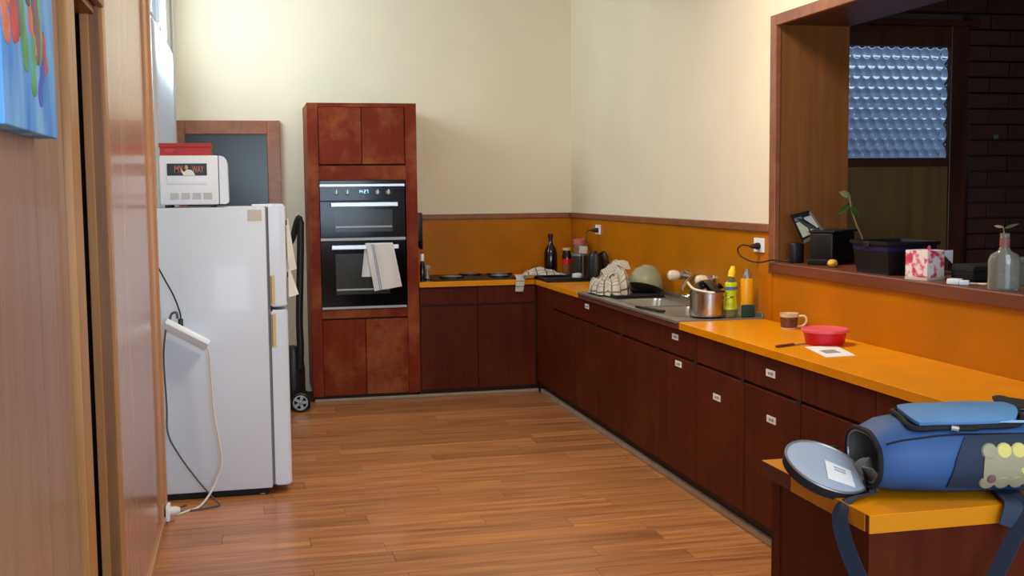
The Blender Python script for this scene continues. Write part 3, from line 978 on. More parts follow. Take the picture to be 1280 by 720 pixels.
# sink bench with two bowls and tap
sk = thing('sink_bench', 'stainless steel sink bench with two shallow bowls between the yellow worktops', 'sink', (2.36, 6.2, ZT - 0.04))
SX0, SX1, SY0, SY1 = 2.118, XR - 0.009, 5.40, 7.17
bowls = [(2.20, 2.47, 6.14, 6.58), (2.20, 2.47, 5.62, 6.05)]
bm = BM()
z0, z1 = ZT - 0.001, ZT + 0.004
ys = [SY0, 5.62, 6.05, 6.14, 6.58, SY1]
for i in range(5):
    if i in (1, 3):
        box(bm, SX0, 2.20, ys[i], ys[i + 1], z0, z1); box(bm, 2.47, SX1, ys[i], ys[i + 1], z0, z1)
    else:
        box(bm, SX0, SX1, ys[i], ys[i + 1], z0, z1)
box(bm, SX0 - 0.003, SX0 + 0.006, SY0, SY1, ZT - 0.008, ZT + 0.009, bev=0.003)
box(bm, SX1 - 0.012, SX1, SY0, SY1, ZT, ZT + 0.03, bev=0.003)
box(bm, SX0, SX1, SY0, SY0 + 0.012, ZT, ZT + 0.008, bev=0.003); box(bm, SX0, SX1, SY1 - 0.012, SY1, ZT, ZT + 0.008, bev=0.003)
part('drainer', bm, M['steel_bench'], sk)
part('front_fascia', B(SX0 + 0.004, SX0 + 0.02, SY0, SY1, ZT - 0.036, ZT - 0.001), M['edge_brown'], sk)
for (a, b_, c, d) in bowls:
    bm = BM()
    def ring(x0, x1, y0, y1, r, z):
        out = []
        for cx, cy, a0 in ((x1 - r, y1 - r, 0), (x0 + r, y1 - r, PI / 2), (x0 + r, y0 + r, PI), (x1 - r, y0 + r, 3 * PI / 2)):
            for k in range(5):
                an = a0 + k * PI / 8
                out.append(bm.verts.new((cx + r * math.cos(an), cy + r * math.sin(an), z)))
        return out
    R = [ring(a - 0.012, b_ + 0.012, c - 0.012, d + 0.012, 0.05, ZT + 0.006), ring(a, b_, c, d, 0.045, ZT + 0.006),
         ring(a + 0.006, b_ - 0.006, c + 0.006, d - 0.006, 0.045, ZT - 0.01), ring(a + 0.025, b_ - 0.025, c + 0.025, d - 0.025, 0.05, ZT - 0.15),
         ring(a + 0.06, b_ - 0.06, c + 0.06, d - 0.06, 0.04, ZT - 0.165)]
    for p, q in zip(R, R[1:]):
        for k in range(len(p)):
            bm.faces.new((p[k], p[(k + 1) % len(p)], q[(k + 1) % len(p)], q[k]))
    bm.faces.new(R[-1])
    bmesh.ops.recalc_face_normals(bm, faces=bm.faces[:])
    w = part('bowl', bm, M['bowl_steel'], sk, True)
    dr = BM(); lathe(dr, [(0, 0), (0.03, 0), (0.03, 0.004), (0.02, 0.005), (0, 0.003)], (a + b_) / 2, (c + d) / 2, ZT - 0.164, 16)
    part('drain', dr, M['silver_dull'], w, True)

tp = thing('sink_tap', 'wall mounted tap with two cream handles and a chrome spout above the sink', 'tap', (XR - 0.02, 6.15, 1.0))
bm = BM()
lathe(bm, [(0, 0), (0.032, 0), (0.032, 0.008), (0.018, 0.014), (0.018, 0.05), (0, 0.05)], XR - 0.008, 6.45, 1.03, 18, Matrix.Rotation(-PI / 2, 4, 'Y'))
lathe(bm, [(0, 0), (0.032, 0), (0.032, 0.008), (0.018, 0.014), (0.018, 0.05), (0, 0.05)], XR - 0.008, 6.05, 1.03, 18, Matrix.Rotation(-PI / 2, 4, 'Y'))
tube(bm, [(XR - 0.045, 6.47, 1.03), (XR - 0.045, 6.03, 1.03)], 0.014, 10)
part('body', bm, M['steel'], tp, True)
for yy in (6.45, 6.02):
    k = BM()
    prof = [(0, 0), (0.020, 0), (0.030, 0.012), (0.033, 0.04), (0.030, 0.062), (0.02, 0.07), (0, 0.071)]
    lathe(k, prof, XR - 0.062, yy, 1.03, 12, Matrix.Rotation(-PI / 2, 4, 'Y'))
    hd = part('handle', k, M['cream_knob'], tp, True)
    k = BM(); lathe(k, [(0, 0), (0.026, 0), (0.026, 0.02), (0, 0.02)], XR - 0.044, yy, 1.03, 14, Matrix.Rotation(-PI / 2, 4, 'Y'))
    part('collar', k, M['silver_dull'], hd, True)
bm = BM(); tube(bm, [(XR - 0.045, 6.2, 1.03), (XR - 0.08, 6.15, 1.05), (XR - 0.17, 6.05, 1.03), (XR - 0.22, 6.0, 0.985)], 0.010, 10)
part('spout', bm, M['steel'], tp, True)

# ---------------------------------------------------------------- cooktop and things on the back worktop
ck = thing('cooktop', 'electric cooktop with round hotplates on the back worktop', 'cooktop', (1.72, 8.7, ZT))
part('tray', B(1.36, 2.04, 8.44, 8.95, ZT, ZT + 0.012, bev=0.004), M['black'], ck)
for cx, cy, r in ((1.53, 8.585, 0.085), (1.72, 8.83, 0.075), (1.955, 8.80, 0.09), (1.90, 8.56, 0.07)):
    bm = BM(); lathe(bm, [(r, 0), (r + 0.012, 0), (r + 0.012, 0.012), (r, 0.014), (r, 0)], cx, cy, ZT + 0.012, 28)
    rg = part('hotplate', bm, M['black'], ck, True)
    bm = BM()
    for q in range(3):
        rr = r * (0.85 - 0.25 * q)
        lathe(bm, [(rr - 0.007, 0.004), (rr, 0.0), (rr + 0.007, 0.004), (rr + 0.007, 0.013), (rr, 0.017), (rr - 0.007, 0.013), (rr - 0.007, 0.004)], cx, cy, ZT + 0.012, 28)
    part('coil', bm, M['silver_dull'], rg, True)
bm = BM(); tube(bm, [(1.30, 8.46, ZT + 0.02), (1.36, 8.43, ZT + 0.008), (1.45, 8.42, ZT + 0.012)], 0.006, 6)
tag(part('black_flex', bm, M['black'], None, True, loc=(1.36, 8.43, ZT)), 'short black flex curling at the left end of the cooktop', 'cable')

hg = thing('hanging_utensil', 'black utensil hanging on the side of the oven tower above the cooktop', 'utensil', (1.262, 8.56, 1.1))
bm = BM(); box(bm, 1.2455, 1.302, 8.535, 8.585, 1.17, 1.392, bev=0.010); part('handle', bm, M['black'], hg, True)
bm = BM(); lathe(bm, [(0, 0), (0.03, 0.006), (0.045, 0.02), (0.05, 0.04), (0.046, 0.04), (0.04, 0.02), (0, 0.008)], 1.268, 8.56, 1.15, 18, Matrix.Rotation(PI / 2, 4, 'Y') @ Matrix.Scale(0.8, 4))
part('head', bm, M['black'], hg, True)

sb = thing('sauce_bottle', 'small dark bottle with white cap beside the oven tower', 'bottle', (1.285, 8.47, ZT))
bm = BM(); lathe(bm, [(0, 0), (0.019, 0), (0.02, 0.01), (0.02, 0.12), (0.012, 0.145), (0.012, 0.16), (0, 0.16)], 1.285, 8.47, ZT, 16); part('body', bm, M['brown_glass'], sb, True)
bm = BM(); lathe(bm, [(0, 0), (0.015, 0), (0.015, 0.05), (0.012, 0.055), (0, 0.055)], 1.285, 8.47, ZT + 0.155, 14); cpw = part('cap', bm, M['white_plastic'], sb, True)
bm = BM(); lathe(bm, [(0, 0), (0.013, 0), (0.013, 0.012), (0, 0.014)], 1.285, 8.47, ZT + 0.21, 14); part('cap_tip', bm, M['red_plastic'], cpw, True)
sg = thing('salt_grinder', 'small grey grinder standing between tower and cooktop', 'grinder', (1.325, 8.49, ZT))
bm = BM(); lathe(bm, [(0, 0), (0.018, 0), (0.018, 0.03), (0.012, 0.06), (0.013, 0.09), (0, 0.09)], 1.325, 8.49, ZT, 14); part('body', bm, M['silver_dull'], sg, True)
bm = BM(); lathe(bm, [(0, 0), (0.022, 0.0), (0.026, 0.015), (0.018, 0.032), (0, 0.034)], 1.325, 8.49, ZT + 0.09, 14); part('head', bm, M['paper_print'], sg, True)

ty_ = thing('black_tray', 'flat black tray in the worktop corner under the crumpled towel', 'tray', (2.28, 8.22, ZT))
bm = BM(); box(bm, 2.14, 2.46, 8.03, 8.42, ZT, ZT + 0.018, bev=0.006); part('base', bm, M['black_matte'], ty_, True)
bm = BM(); tube(bm, [(2.15, 8.04, ZT + 0.022), (2.45, 8.04, ZT + 0.022), (2.45, 8.41, ZT + 0.022), (2.15, 8.41, ZT + 0.022), (2.15, 8.04, ZT + 0.022)], 0.007, 6, 1); part('rim', bm, M['black'], ty_, True)

# crumpled checked towel: hanging over the worktop edge
pth = [(2.005, 8.352, 0.785), (2.012, 8.352, 0.835), (2.025, 8.362, 0.884), (2.07, 8.40, 0.925), (2.15, 8.41, 0.955), (2.24, 8.40, 0.945), (2.31, 8.39, 0.915), (2.36, 8.36, 0.905)]
PP = smooth_path(pth, 8)
def dishcloth(u, v):
    i = min(len(PP) - 1, int(u * (len(PP) - 1)))
    p = PP[i]
    w = 0.05 + 0.13 * min(1, u * 2.2)
    q = Vector((p.x + (0.03 if u < 0.3 else 0) * (v - 0.5) * 2, p.y - (v - 0.5) * w * (0.25 if u < 0.28 else 1.0), p.z))
    n_ = noise.noise(Vector((u * 9, v * 6, 1.7)))
    q.z += 0.022 * n_ * min(1, max(0, (u - 0.22) * 5)) - (0.05 * (2 * v - 1) ** 2 if u > 0.3 else 0)
    q.y -= 0.004 * n_
    if u > 0.28:
        q.z = max(q.z, ZT + 0.032)
    return q
tag(part('checked_dishcloth', sheet(BM(), dishcloth, 56, 16, 0.004), M['check_small'], None, True, loc=(2.15, 8.38, ZT)), 'checked cloth hanging over the worktop edge in the back corner', 'cloth')

db = thing('wine_bottle', 'tall dark bottle against the ochre wall in the corner', 'bottle', (2.36, 8.72, ZT))
bm = BM(); lathe(bm, [(0, 0), (0.050, 0), (0.053, 0.01), (0.053, 0.175), (0.042, 0.215), (0.017, 0.255), (0.016, 0.315), (0, 0.315)], 2.36, 8.74, ZT, 22); part('body', bm, M['brown_glass'], db, True)
bm = BM(); lathe(bm, [(0, 0), (0.019, 0), (0.019, 0.03), (0, 0.031)], 2.36, 8.74, ZT + 0.30, 16); part('cap', bm, M['black'], db, True)

jr = thing('cocoa_jar', 'glass jar of brown powder with a red label between dark bottle and grey canister', 'jar', (2.425, 8.5, ZT))
bm = BM(); lathe(bm, [(0, 0), (0.036, 0), (0.037, 0.01), (0.037, 0.12), (0, 0.12)], 2.425, 8.5, ZT, 20); part('contents', bm, M['cocoa'], jr, True)
bm = BM(); lathe(bm, [(0.038, 0), (0.0395, 0), (0.0395, 0.04), (0.038, 0.04), (0.038, 0)], 2.425, 8.5, ZT + 0.105, 20); part('red_label', bm, M['red_plastic'], jr, True)
bm = BM(); lathe(bm, [(0, 0), (0.037, 0), (0.037, 0.05), (0.03, 0.075), (0.03, 0.09), (0, 0.09)], 2.425, 8.5, ZT + 0.12, 20); part('glass_top', bm, M['brown_glass'], jr, True)
bm = BM(); lathe(bm, [(0, 0), (0.031, 0), (0.031, 0.018), (0, 0.02)], 2.425, 8.5, ZT + 0.21, 18); part('lid', bm, M['yellowed'], jr, True)

cn = thing('grey_canister', 'dark grey metal canister with bright rim behind the black tray', 'canister', (2.505, 8.42, ZT))
bm = BM(); lathe(bm, [(0, 0), (0.057, 0), (0.06, 0.01), (0.06, 0.17), (0, 0.17)], 2.505, 8.42, ZT, 26); part('body', bm, plain('canister_grey', (70, 66, 60), 0.3, metal=0.5), cn, True)
bm = BM(); lathe(bm, [(0, 0), (0.063, 0), (0.063, 0.016), (0.05, 0.02), (0, 0.02)], 2.505, 8.42, ZT + 0.17, 26); part('lid', bm, M['silver_dull'], cn, True)
gj = thing('glass_jar', 'clear glass jar with pink lid stacked on the grey canister', 'jar', (2.505, 8.42, ZT + 0.19))
bm = BM(); lathe(bm, [(0, 0), (0.046, 0), (0.048, 0.008), (0.048, 0.07), (0, 0.07)], 2.505, 8.42, ZT + 0.19, 22); part('body', bm, M['jar_glass'], gj, True)
bm = BM(); lathe(bm, [(0, 0), (0.05, 0), (0.05, 0.034), (0.046, 0.038), (0, 0.038)], 2.505, 8.42, ZT + 0.26, 22); part('lid', bm, plain('dusty_pink', (190, 100, 100), 0.5), gj, True)
wl = BM(); lathe(wl, [(0, 0), (0.036, 0.0), (0.04, 0.008), (0.036, 0.028), (0.012, 0.034), (0, 0.034)], 2.42, 8.20, ZT + 0.019, 20)
tag(part('small_dish', wl, M['white_plastic'], None, True, loc=(2.42, 8.20, ZT + 0.019)), 'small white dish lying on the black tray', 'dish')

kb = thing('black_kettle', 'black electric kettle plugged in beside the grey canister', 'kettle', (2.525, 8.07, ZT))
bm = BM(); lathe(bm, [(0, 0), (0.066, 0), (0.068, 0.02), (0.066, 0.06), (0.060, 0.18), (0.05, 0.205), (0, 0.208)], 2.525, 8.07, ZT, 26); part('body', bm, M['black'], kb, True)
bm = BM(); lathe(bm, [(0, 0), (0.012, 0), (0.012, 0.016), (0, 0.02)], 2.525, 8.07, ZT + 0.206, 12); part('lid_knob', bm, M['black'], kb, True)
bm = BM(); tube(bm, [(2.545, 8.03, ZT + 0.20), (2.56, 7.965, ZT + 0.215), (2.572, 7.93, ZT + 0.15), (2.568, 7.945, ZT + 0.07), (2.555, 8.01, ZT + 0.045)], 0.011, 8); part('handle', bm, M['black'], kb, True)
cs = thing('card_stand', 'small white card on a thin stand between canister and black kettle', 'card', (2.475, 8.24, ZT + 0.02))
bm = BM(); box(bm, 2.475, 2.481, 8.238, 8.246, ZT + 0.018, ZT + 0.20); part('rod', bm, M['silver_dull'], cs)
bm = BM(); xf_box(bm, Matrix.Translation((2.478, 8.232, ZT + 0.225)) @ Matrix.Rotation(0.12, 4, 'Y'), 0.062, 0.003, 0.055); part('card', bm, M['sticker'], cs)

def outlet(label, y_, z, cordpts, cordlabel):
    o = thing('power_outlet', label, 'outlet', (XR - 0.008, y_, z))
    part('plate', B(XR - 0.018, XR - 0.008, y_ - 0.058, y_ + 0.058, z - 0.037, z + 0.037, bev=0.003), M['white_plastic'], o)
    part('switch', B(XR - 0.022, XR - 0.016, y_ + 0.022, y_ + 0.036, z + 0.006, z + 0.024, bev=0.001), M['paper'], o)
    p = thing('plug_cord', cordlabel, 'cord', (XR - 0.03, y_, z))
    bm = BM(); lathe(bm, [(0, 0), (0.017, 0), (0.019, 0.012), (0.012, 0.034), (0.006, 0.055), (0, 0.055)], XR - 0.018, y_ - 0.012, z - 0.004, 14, Matrix.Rotation(-PI / 2, 4, 'Y'))
    part('plug', bm, M['black'], p, True)
    bm = BM(); tube(bm, [(XR - 0.065, y_ - 0.012, z - 0.004)] + cordpts, 0.004, 6); part('flex', bm, M['black'], p, True)
outlet('white power outlet on the ochre wall above the black kettle', 8.235, 1.25, [(XR - 0.10, 8.235, 1.24), (XR - 0.115, 8.22, 1.20), (XR - 0.10, 8.19, 1.12), (XR - 0.06, 8.14, 1.0), (XR - 0.03, 8.10, 0.9)], 'black plug and cord running down to the kettle')
outlet('white power outlet beside the servery opening with a cord looping out', 5.455, 1.255, [(XR - 0.085, 5.50, 1.255), (XR - 0.085, 5.56, 1.232), (XR - 0.075, 5.545, 1.195), (XR - 0.055, 5.46, 1.172), (XR - 0.05, 5.36, 1.172), (XR - 0.045, 5.30, 1.182), (XR - 0.03, 5.25, 1.190), (XR + 0.03, 5.18, 1.184)], 'black plug and cord looping from the outlet onto the servery sill')

# ---------------------------------------------------------------- sink side things
rk = thing('dish_rack', 'black wire dish rack under the cloth on the sink drainer', 'rack', (2.36, 6.86, ZT + 0.006))
bm = BM()
for yy in [6.64 + 0.045 * k for k in range(11)]:
    tube(bm, [(2.22, yy, ZT + 0.02), (2.50, yy, ZT + 0.02)], 0.003, 5, 1)
    tube(bm, [(2.30, yy, ZT + 0.02), (2.31, yy, ZT + 0.09)], 0.003, 5, 1)
part('wires', bm, M['black'], rk, True)
bm = BM(); tube(bm, [(2.21, 6.62, ZT + 0.02), (2.51, 6.62, ZT + 0.02), (2.51, 7.10, ZT + 0.02), (2.21, 7.10, ZT + 0.02), (2.21, 6.62, ZT + 0.02)], 0.008, 6, 1)
part('rim', bm, M['black'], rk, True)
part('drip_tray', B(2.20, 2.52, 6.61, 7.11, ZT + 0.0045, ZT + 0.012, bev=0.003), M['black_matte'], rk)

def dishmound(u, v):
    a = 2 * PI * u
    r = v
    n_ = noise.noise(Vector((math.cos(a) * r * 1.9, math.sin(a) * r * 1.9, 3.1)))
    n2 = noise.noise(Vector((math.cos(a) * r * 4.5, math.sin(a) * r * 4.5, 7.1)))
    fold = 0.10 * math.sin(7 * a + 2 * r + 4 * n_) * r
    rr = r * (1.0 + fold)
    h = (1 - r ** 4.5)
    x = 2.27 + 0.115 * rr * math.cos(a)
    y_ = 6.945 + 0.235 * rr * math.sin(a)
    ridge = abs(math.sin(9 * x / 0.23 + 3.0 * n_ + 5 * y_))
    z = ZT + 0.03 + 0.125 * h + (0.045 * n_ + 0.030 * n2) * (0.25 + h) - 0.020 * ridge * h
    z += 0.045 * math.exp(-((x - 2.325) ** 2 / 0.0030 + (y_ - 6.92) ** 2 / 0.012)) + 0.035 * (x - 2.27) / 0.1 * h
    return (x, y_, max(z - (0.03 if r > 0.93 else 0), ZT + 0.012))
ttw = tag(part('checked_tea_towel', sheet(BM(), dishmound, 64, 22, 0.004), M['check'], None, True, loc=(2.275, 6.95, ZT)), 'crumpled checked tea towel heaped over dishes beside the sink', 'towel')
def corner_fn(u, v):
    n_ = noise.noise(Vector((u * 3, v * 3, 2.0)))
    return (2.205 + 0.150 * u + 0.015 * v, 7.00 - 0.10 * v - 0.06 * u + 0.02 * n_, ZT + 0.150 + 0.072 * math.sin(u * 1.9) - 0.05 * (2 * v - 1) ** 2 + 0.012 * n_)
part('folded_corner', sheet(BM(), corner_fn, 20, 12, 0.004), M['check'], ttw, True)
ob = BM()
lathe(ob, [(0.115, 0), (0.118, 0.006), (0.108, 0.06), (0.085, 0.105), (0.05, 0.130), (0.045, 0.138), (0, 0.138), ], 0, 0, 0, 30)
lathe(ob, [(0.115, 0), (0.108, 0.006), (0.10, 0.058), (0.078, 0.098), (0, 0.125)], 0, 0, 0, 30)
mm = Matrix.Translation((2.455, 6.80, ZT + 0.055)) @ Matrix.Rotation(0.30, 4, 'Y') @ Matrix.Rotation(-0.22, 4, 'X')
bmesh.ops.transform(ob, matrix=mm, verts=ob.verts[:])
tag(part('olive_bowl', ob, M['olive'], None, True, loc=(2.455, 6.80, ZT + 0.05)), 'olive green bowl upside down on the rack beside the checked towel', 'bowl')
sq = BM(); xf_box(sq, Matrix.Translation((2.17, 5.93, ZT + 0.014)) @ Matrix.Rotation(1.75, 4, 'Z'), 0.30, 0.022, 0.012, 0.004)
tag(part('black_squeegee', sq, M['black'], None, True, loc=(2.17, 5.93, ZT + 0.014)), 'thin black squeegee lying along the front edge of the sink', 'squeegee')

pt = thing('steel_pot', 'shiny stainless pot full of pan lids on the sink bench', 'pot', (2.345, 5.53, ZT + 0.009))
bm = BM(); lathe(bm, [(0, 0.0), (0.088, 0.0), (0.096, 0.006), (0.098, 0.02), (0.098, 0.125), (0.104, 0.128), (0.104, 0.132), (0.096, 0.131), (0.095, 0.02), (0, 0.008)], 2.345, 5.53, ZT + 0.009, 40); part('body', bm, M['steel'], pt, True)
for s in (-1, 1):
    bm = BM(); dx, dy = 0.78 * s, -0.62 * s
    tube(bm, [(2.345 + 0.097 * dx + 0.03 * dy, 5.53 + 0.097 * dy - 0.03 * dx, ZT + 0.11), (2.345 + 0.13 * dx + 0.025 * dy, 5.53 + 0.13 * dy - 0.025 * dx, ZT + 0.115), (2.345 + 0.13 * dx - 0.025 * dy, 5.53 + 0.13 * dy + 0.025 * dx, ZT + 0.115), (2.345 + 0.097 * dx - 0.03 * dy, 5.53 + 0.097 * dy + 0.03 * dx, ZT + 0.11)], 0.005, 8)
    part('handle', bm, M['steel'], pt, True)
for k, (dx, dy, dz, ry, rx, r, nm, lb) in enumerate([(0.035, 0.0, 0.135, 0.75, 0.25, 0.078, 'pan_lid', 'black pan lid leaning inside the steel pot'), (0.0, 0.05, 0.14, -0.55, 0.5, 0.07, 'pan_lid', 'dark brown pan lid behind the other one in the steel pot')]):
    mm = Matrix.Translation((2.345 + dx, 5.53 + dy, ZT + dz)) @ Matrix.Rotation(ry, 4, 'Y') @ Matrix.Rotation(rx, 4, 'X')
    t = thing(nm, lb, 'lid', (2.345 + dx, 5.53 + dy, ZT + dz))
    bm = BM(); lathe(bm, [(r, 0), (r + 0.004, 0.002), (r * 0.96, 0.014), (r * 0.6, 0.030), (0, 0.036), (0, 0.030), (r * 0.6, 0.022), (r * 0.9, 0.006), (r, 0)], 0, 0, 0, 28)
    bmesh.ops.transform(bm, matrix=mm, verts=bm.verts[:]); part('dome', bm, M['pan_black'] if k == 0 else plain('pan_brown', (70, 48, 36), 0.35, metal=0.3), t, True)
    bm = BM(); lathe(bm, [(0, 0.034), (0.012, 0.036), (0.02, 0.052), (0, 0.058)], 0, 0, 0, 14)
    bmesh.ops.transform(bm, matrix=mm, verts=bm.verts[:]); part('knob', bm, M['black_gloss'], t, True)
wh = BM(); tube(wh, [(2.245, 5.57, ZT + 0.19), (2.27, 5.55, ZT + 0.155), (2.31, 5.50, ZT + 0.142), (2.35, 5.45, ZT + 0.138)], 0.007, 8)
tag(part('white_spoon', wh, M['cream_knob'], None, True, loc=(2.29, 5.52, ZT + 0.15)), 'white plastic spoon lying across the rim of the steel pot', 'spoon')

gs = thing('dish_soap_bottle', 'lime green dish soap bottle with yellow flip cap beside the steel pot', 'bottle', (2.448, 5.47, ZT + 0.009))
def oval(prof, sx, sy, c):
    bm = BM(); lathe(bm, prof, 0, 0, 0, 24)
    bmesh.ops.transform(bm, matrix=Matrix.Translation(c) @ Matrix.Diagonal((sx, sy, 1, 1)), verts=bm.verts[:])
    return bm
c = (2.448, 5.47, ZT + 0.009)
part('base', oval([(0, 0), (0.035, 0), (0.037, 0.008), (0.036, 0.04), (0, 0.04)], 1, 0.7, c), M['clear_soap'], gs, True)
part('label_body', oval([(0, 0.035), (0.036, 0.035), (0.032, 0.08), (0.029, 0.12), (0.033, 0.155), (0.033, 0.175), (0.028, 0.182), (0, 0.182)], 1, 0.7, c), M['green_soap'], gs, True)
part('blue_band', oval([(0.0, 0.142), (0.0335, 0.142), (0.034, 0.158), (0, 0.158)], 1, 0.71, c), M['blue_label'], gs, True)
part('shoulder', oval([(0, 0.182), (0.026, 0.182), (0.018, 0.20), (0.016, 0.215), (0, 0.215)], 1, 0.8, c), M['clear_soap'], gs, True)
bm = BM(); lathe(bm, [(0, 0), (0.018, 0), (0.019, 0.03), (0.014, 0.04), (0.012, 0.055), (0, 0.058)], 0, 0, 0, 16)
bmesh.ops.transform(bm, matrix=Matrix.Translation((2.448, 5.47, ZT + 0.218)) @ Matrix.Rotation(0.2, 4, 'Y'), verts=bm.verts[:])
part('cap', bm, M['yellow_cap'], gs, True)
ys_ = thing('yellow_soap_bottle', 'amber yellow soap bottle with grey pump cap at the end of the sink', 'bottle', (2.53, 5.455, ZT + 0.009))
c = (2.53, 5.455, ZT + 0.009)
part('body', oval([(0, 0), (0.033, 0), (0.035, 0.01), (0.033, 0.10), (0.036, 0.19), (0.033, 0.2), (0, 0.2)], 1, 0.72, c), M['orange_soap'], ys_, True)
part('cap', oval([(0, 0.2), (0.02, 0.2), (0.02, 0.22), (0.012, 0.23), (0.011, 0.25), (0, 0.252)], 1, 1, c), M['silver_dull'], ys_, True)
pd = BM(); box(pd, 2.482, 2.556, 5.408, 5.425, ZT + 0.008, ZT + 0.075, bev=0.006)
tag(part('scourer_pad', pd, M['sponge_green'], None, True, loc=(2.525, 5.416, ZT + 0.01)), 'dark green scouring pad leaning on the amber soap bottle', 'sponge')

# ---------------------------------------------------------------- things on the long worktop
mg = thing('mug', 'cream mug with brown pattern on the worktop near the wall', 'mug', (2.53, 4.98, ZT))
bm = BM(); lathe(bm, [(0, 0), (0.036, 0), (0.038, 0.006), (0.043, 0.07), (0.045, 0.076), (0.042, 0.076), (0.036, 0.01), (0, 0.008)], 2.53, 4.98, ZT, 26); part('body', bm, M['mug'], mg, True)
bm = BM(); lathe(bm, [(0.0378, 0.008), (0.0392, 0.009), (0.0424, 0.058), (0.041, 0.058), (0.0378, 0.008)], 2.53, 4.98, ZT, 26); part('printed_band', bm, M['mug_print'], mg, True)
bm = BM(); tube(bm, [(2.565, 4.955, ZT + 0.062), (2.59, 4.94, ZT + 0.062), (2.598, 4.935, ZT + 0.04), (2.585, 4.943, ZT + 0.018), (2.56, 4.958, ZT + 0.014)], 0.006, 8); part('handle', bm, M['mug'], mg, True)
rc = thing('red_container', 'round red plastic container with a pale pink lid on the yellow worktop', 'container', (2.425, 4.44, ZT))
bm = BM(); lathe(bm, [(0, 0), (0.076, 0), (0.082, 0.008), (0.092, 0.055), (0, 0.055)], 2.425, 4.44, ZT, 36); part('tub', bm, M['red_plastic'], rc, True)
bm = BM(); lathe(bm, [(0, 0), (0.1, 0), (0.103, 0.004), (0.102, 0.012), (0.094, 0.015), (0.088, 0.011), (0, 0.011)], 2.425, 4.44, ZT + 0.055, 36); ld = part('lid', bm, M['pink_lid'], rc, True)
kf = thing('table_knife', 'dark handled knife lying behind the white paper on the worktop', 'knife', (2.26, 4.43, ZT))
mm = Matrix.Translation((2.225, 4.415, ZT + 0.006)) @ Matrix.Rotation(0.40, 4, 'Z')
part('handle', xf_box(BM(), mm, 0.11, 0.014, 0.010, 0.003), M['mug_print'], kf)
mm = Matrix.Translation((2.312, 4.452, ZT + 0.003)) @ Matrix.Rotation(0.40, 4, 'Z')
part('blade', xf_box(BM(), mm, 0.085, 0.013, 0.002), M['silver_dull'], kf)
pp = thing('paper_card', 'white printed card lying in front of the red container', 'paper', (2.34, 4.22, ZT))
def quad(bm, pts, z0, z1):
    return prism(bm, pts, 'Z', z0, z1)
part('sheet', quad(BM(), [(2.295, 4.375), (2.236, 4.08), (2.372, 4.09), (2.44, 4.375)], ZT + 0.0005, ZT + 0.0018), M['paper'], pp)
part('print', quad(BM(), [(2.30, 4.26), (2.285, 4.17), (2.355, 4.175), (2.37, 4.265)], ZT + 0.0018, ZT + 0.0024), M['paper_print'], pp)
for z_ in range(3):
    pass

# ---------------------------------------------------------------- fridge
FR = (-0.43, 0.096)
FY0, FY1 = 5.88, 6.46
fr = thing('fridge', 'white two door fridge seen from its side, standing against the left alcove', 'fridge', (-0.15, 6.17, 0))
part('body', B(FR[0] - 0.02, FR[1], FY0, FY1, 0.035, 1.482, bev=0.008), M['white'], fr, True)
part('plinth', B(FR[0], FR[1] - 0.02, FY0 + 0.015, FY1 - 0.02, 0.008, 0.034), M['black_matte'], fr)
for yy in (FY0 + 0.05, FY1 - 0.05):
    bm = BM(); lathe(bm, [(0, 0), (0.016, 0), (0.016, 0.04), (0, 0.04)], 0.045, yy, 0.0, 14); part('foot', bm, M['white_plastic'], fr, True)
part('door_seal', B(FR[1], FR[1] + 0.014, FY0 + 0.012, FY1 - 0.012, 0.05, 1.475), M['seal'], fr)
def fdoor(z0, z1, hz0, hz1):
    poly = []
    x0, x1, y0, y1, r = FR[1] + 0.014, 0.196, FY0 + 0.004, FY1 - 0.004, 0.035
    poly = [(x0, y0), ]
    for k in range(7):
        a = -PI / 2 + k * PI / 12
        poly.append((x1 - r + r * math.cos(a), y0 + r + r * math.sin(a)))
    for k in range(7):
        a = k * PI / 12
        poly.append((x1 - r + r * math.cos(a), y1 - r + r * math.sin(a)))
    poly.append((x0, y1))
    bm = prism(BM(), poly, 'Z', z0, z1)
    bmesh.ops.bevel(bm, geom=[e for e in bm.edges if abs(e.verts[0].co.z - e.verts[1].co.z) < 1e-6], offset=0.008, segments=2, affect='EDGES')
    d = part('door', bm, M['white'], fr, True)
    h = BM(); box(h, x0 + 0.0, x0 + 0.024, FY0 + 0.0015, FY0 + 0.008, hz0, hz1, bev=0.002)
    hh = part('handle', h, M['yellowed'], d)
    part('grip_recess', B(x0 + 0.003, x0 + 0.008, FY0 + 0.0005, FY0 + 0.003, hz0 + 0.006, hz1 - 0.006), M['seal'], d)
fdoor(0.972, 1.493, 0.985, 1.135)
fdoor(0.045, 0.956, 0.765, 0.938)
part('sticker', B(0.008, 0.078, FY0 - 0.001, FY0 + 0.001, 1.412, 1.468), M['sticker'], fr)
part('hinge_cover', B(0.03, 0.13, FY0 + 0.01, FY0 + 0.07, 1.482, 1.496, bev=0.003), M['white_plastic'], fr)
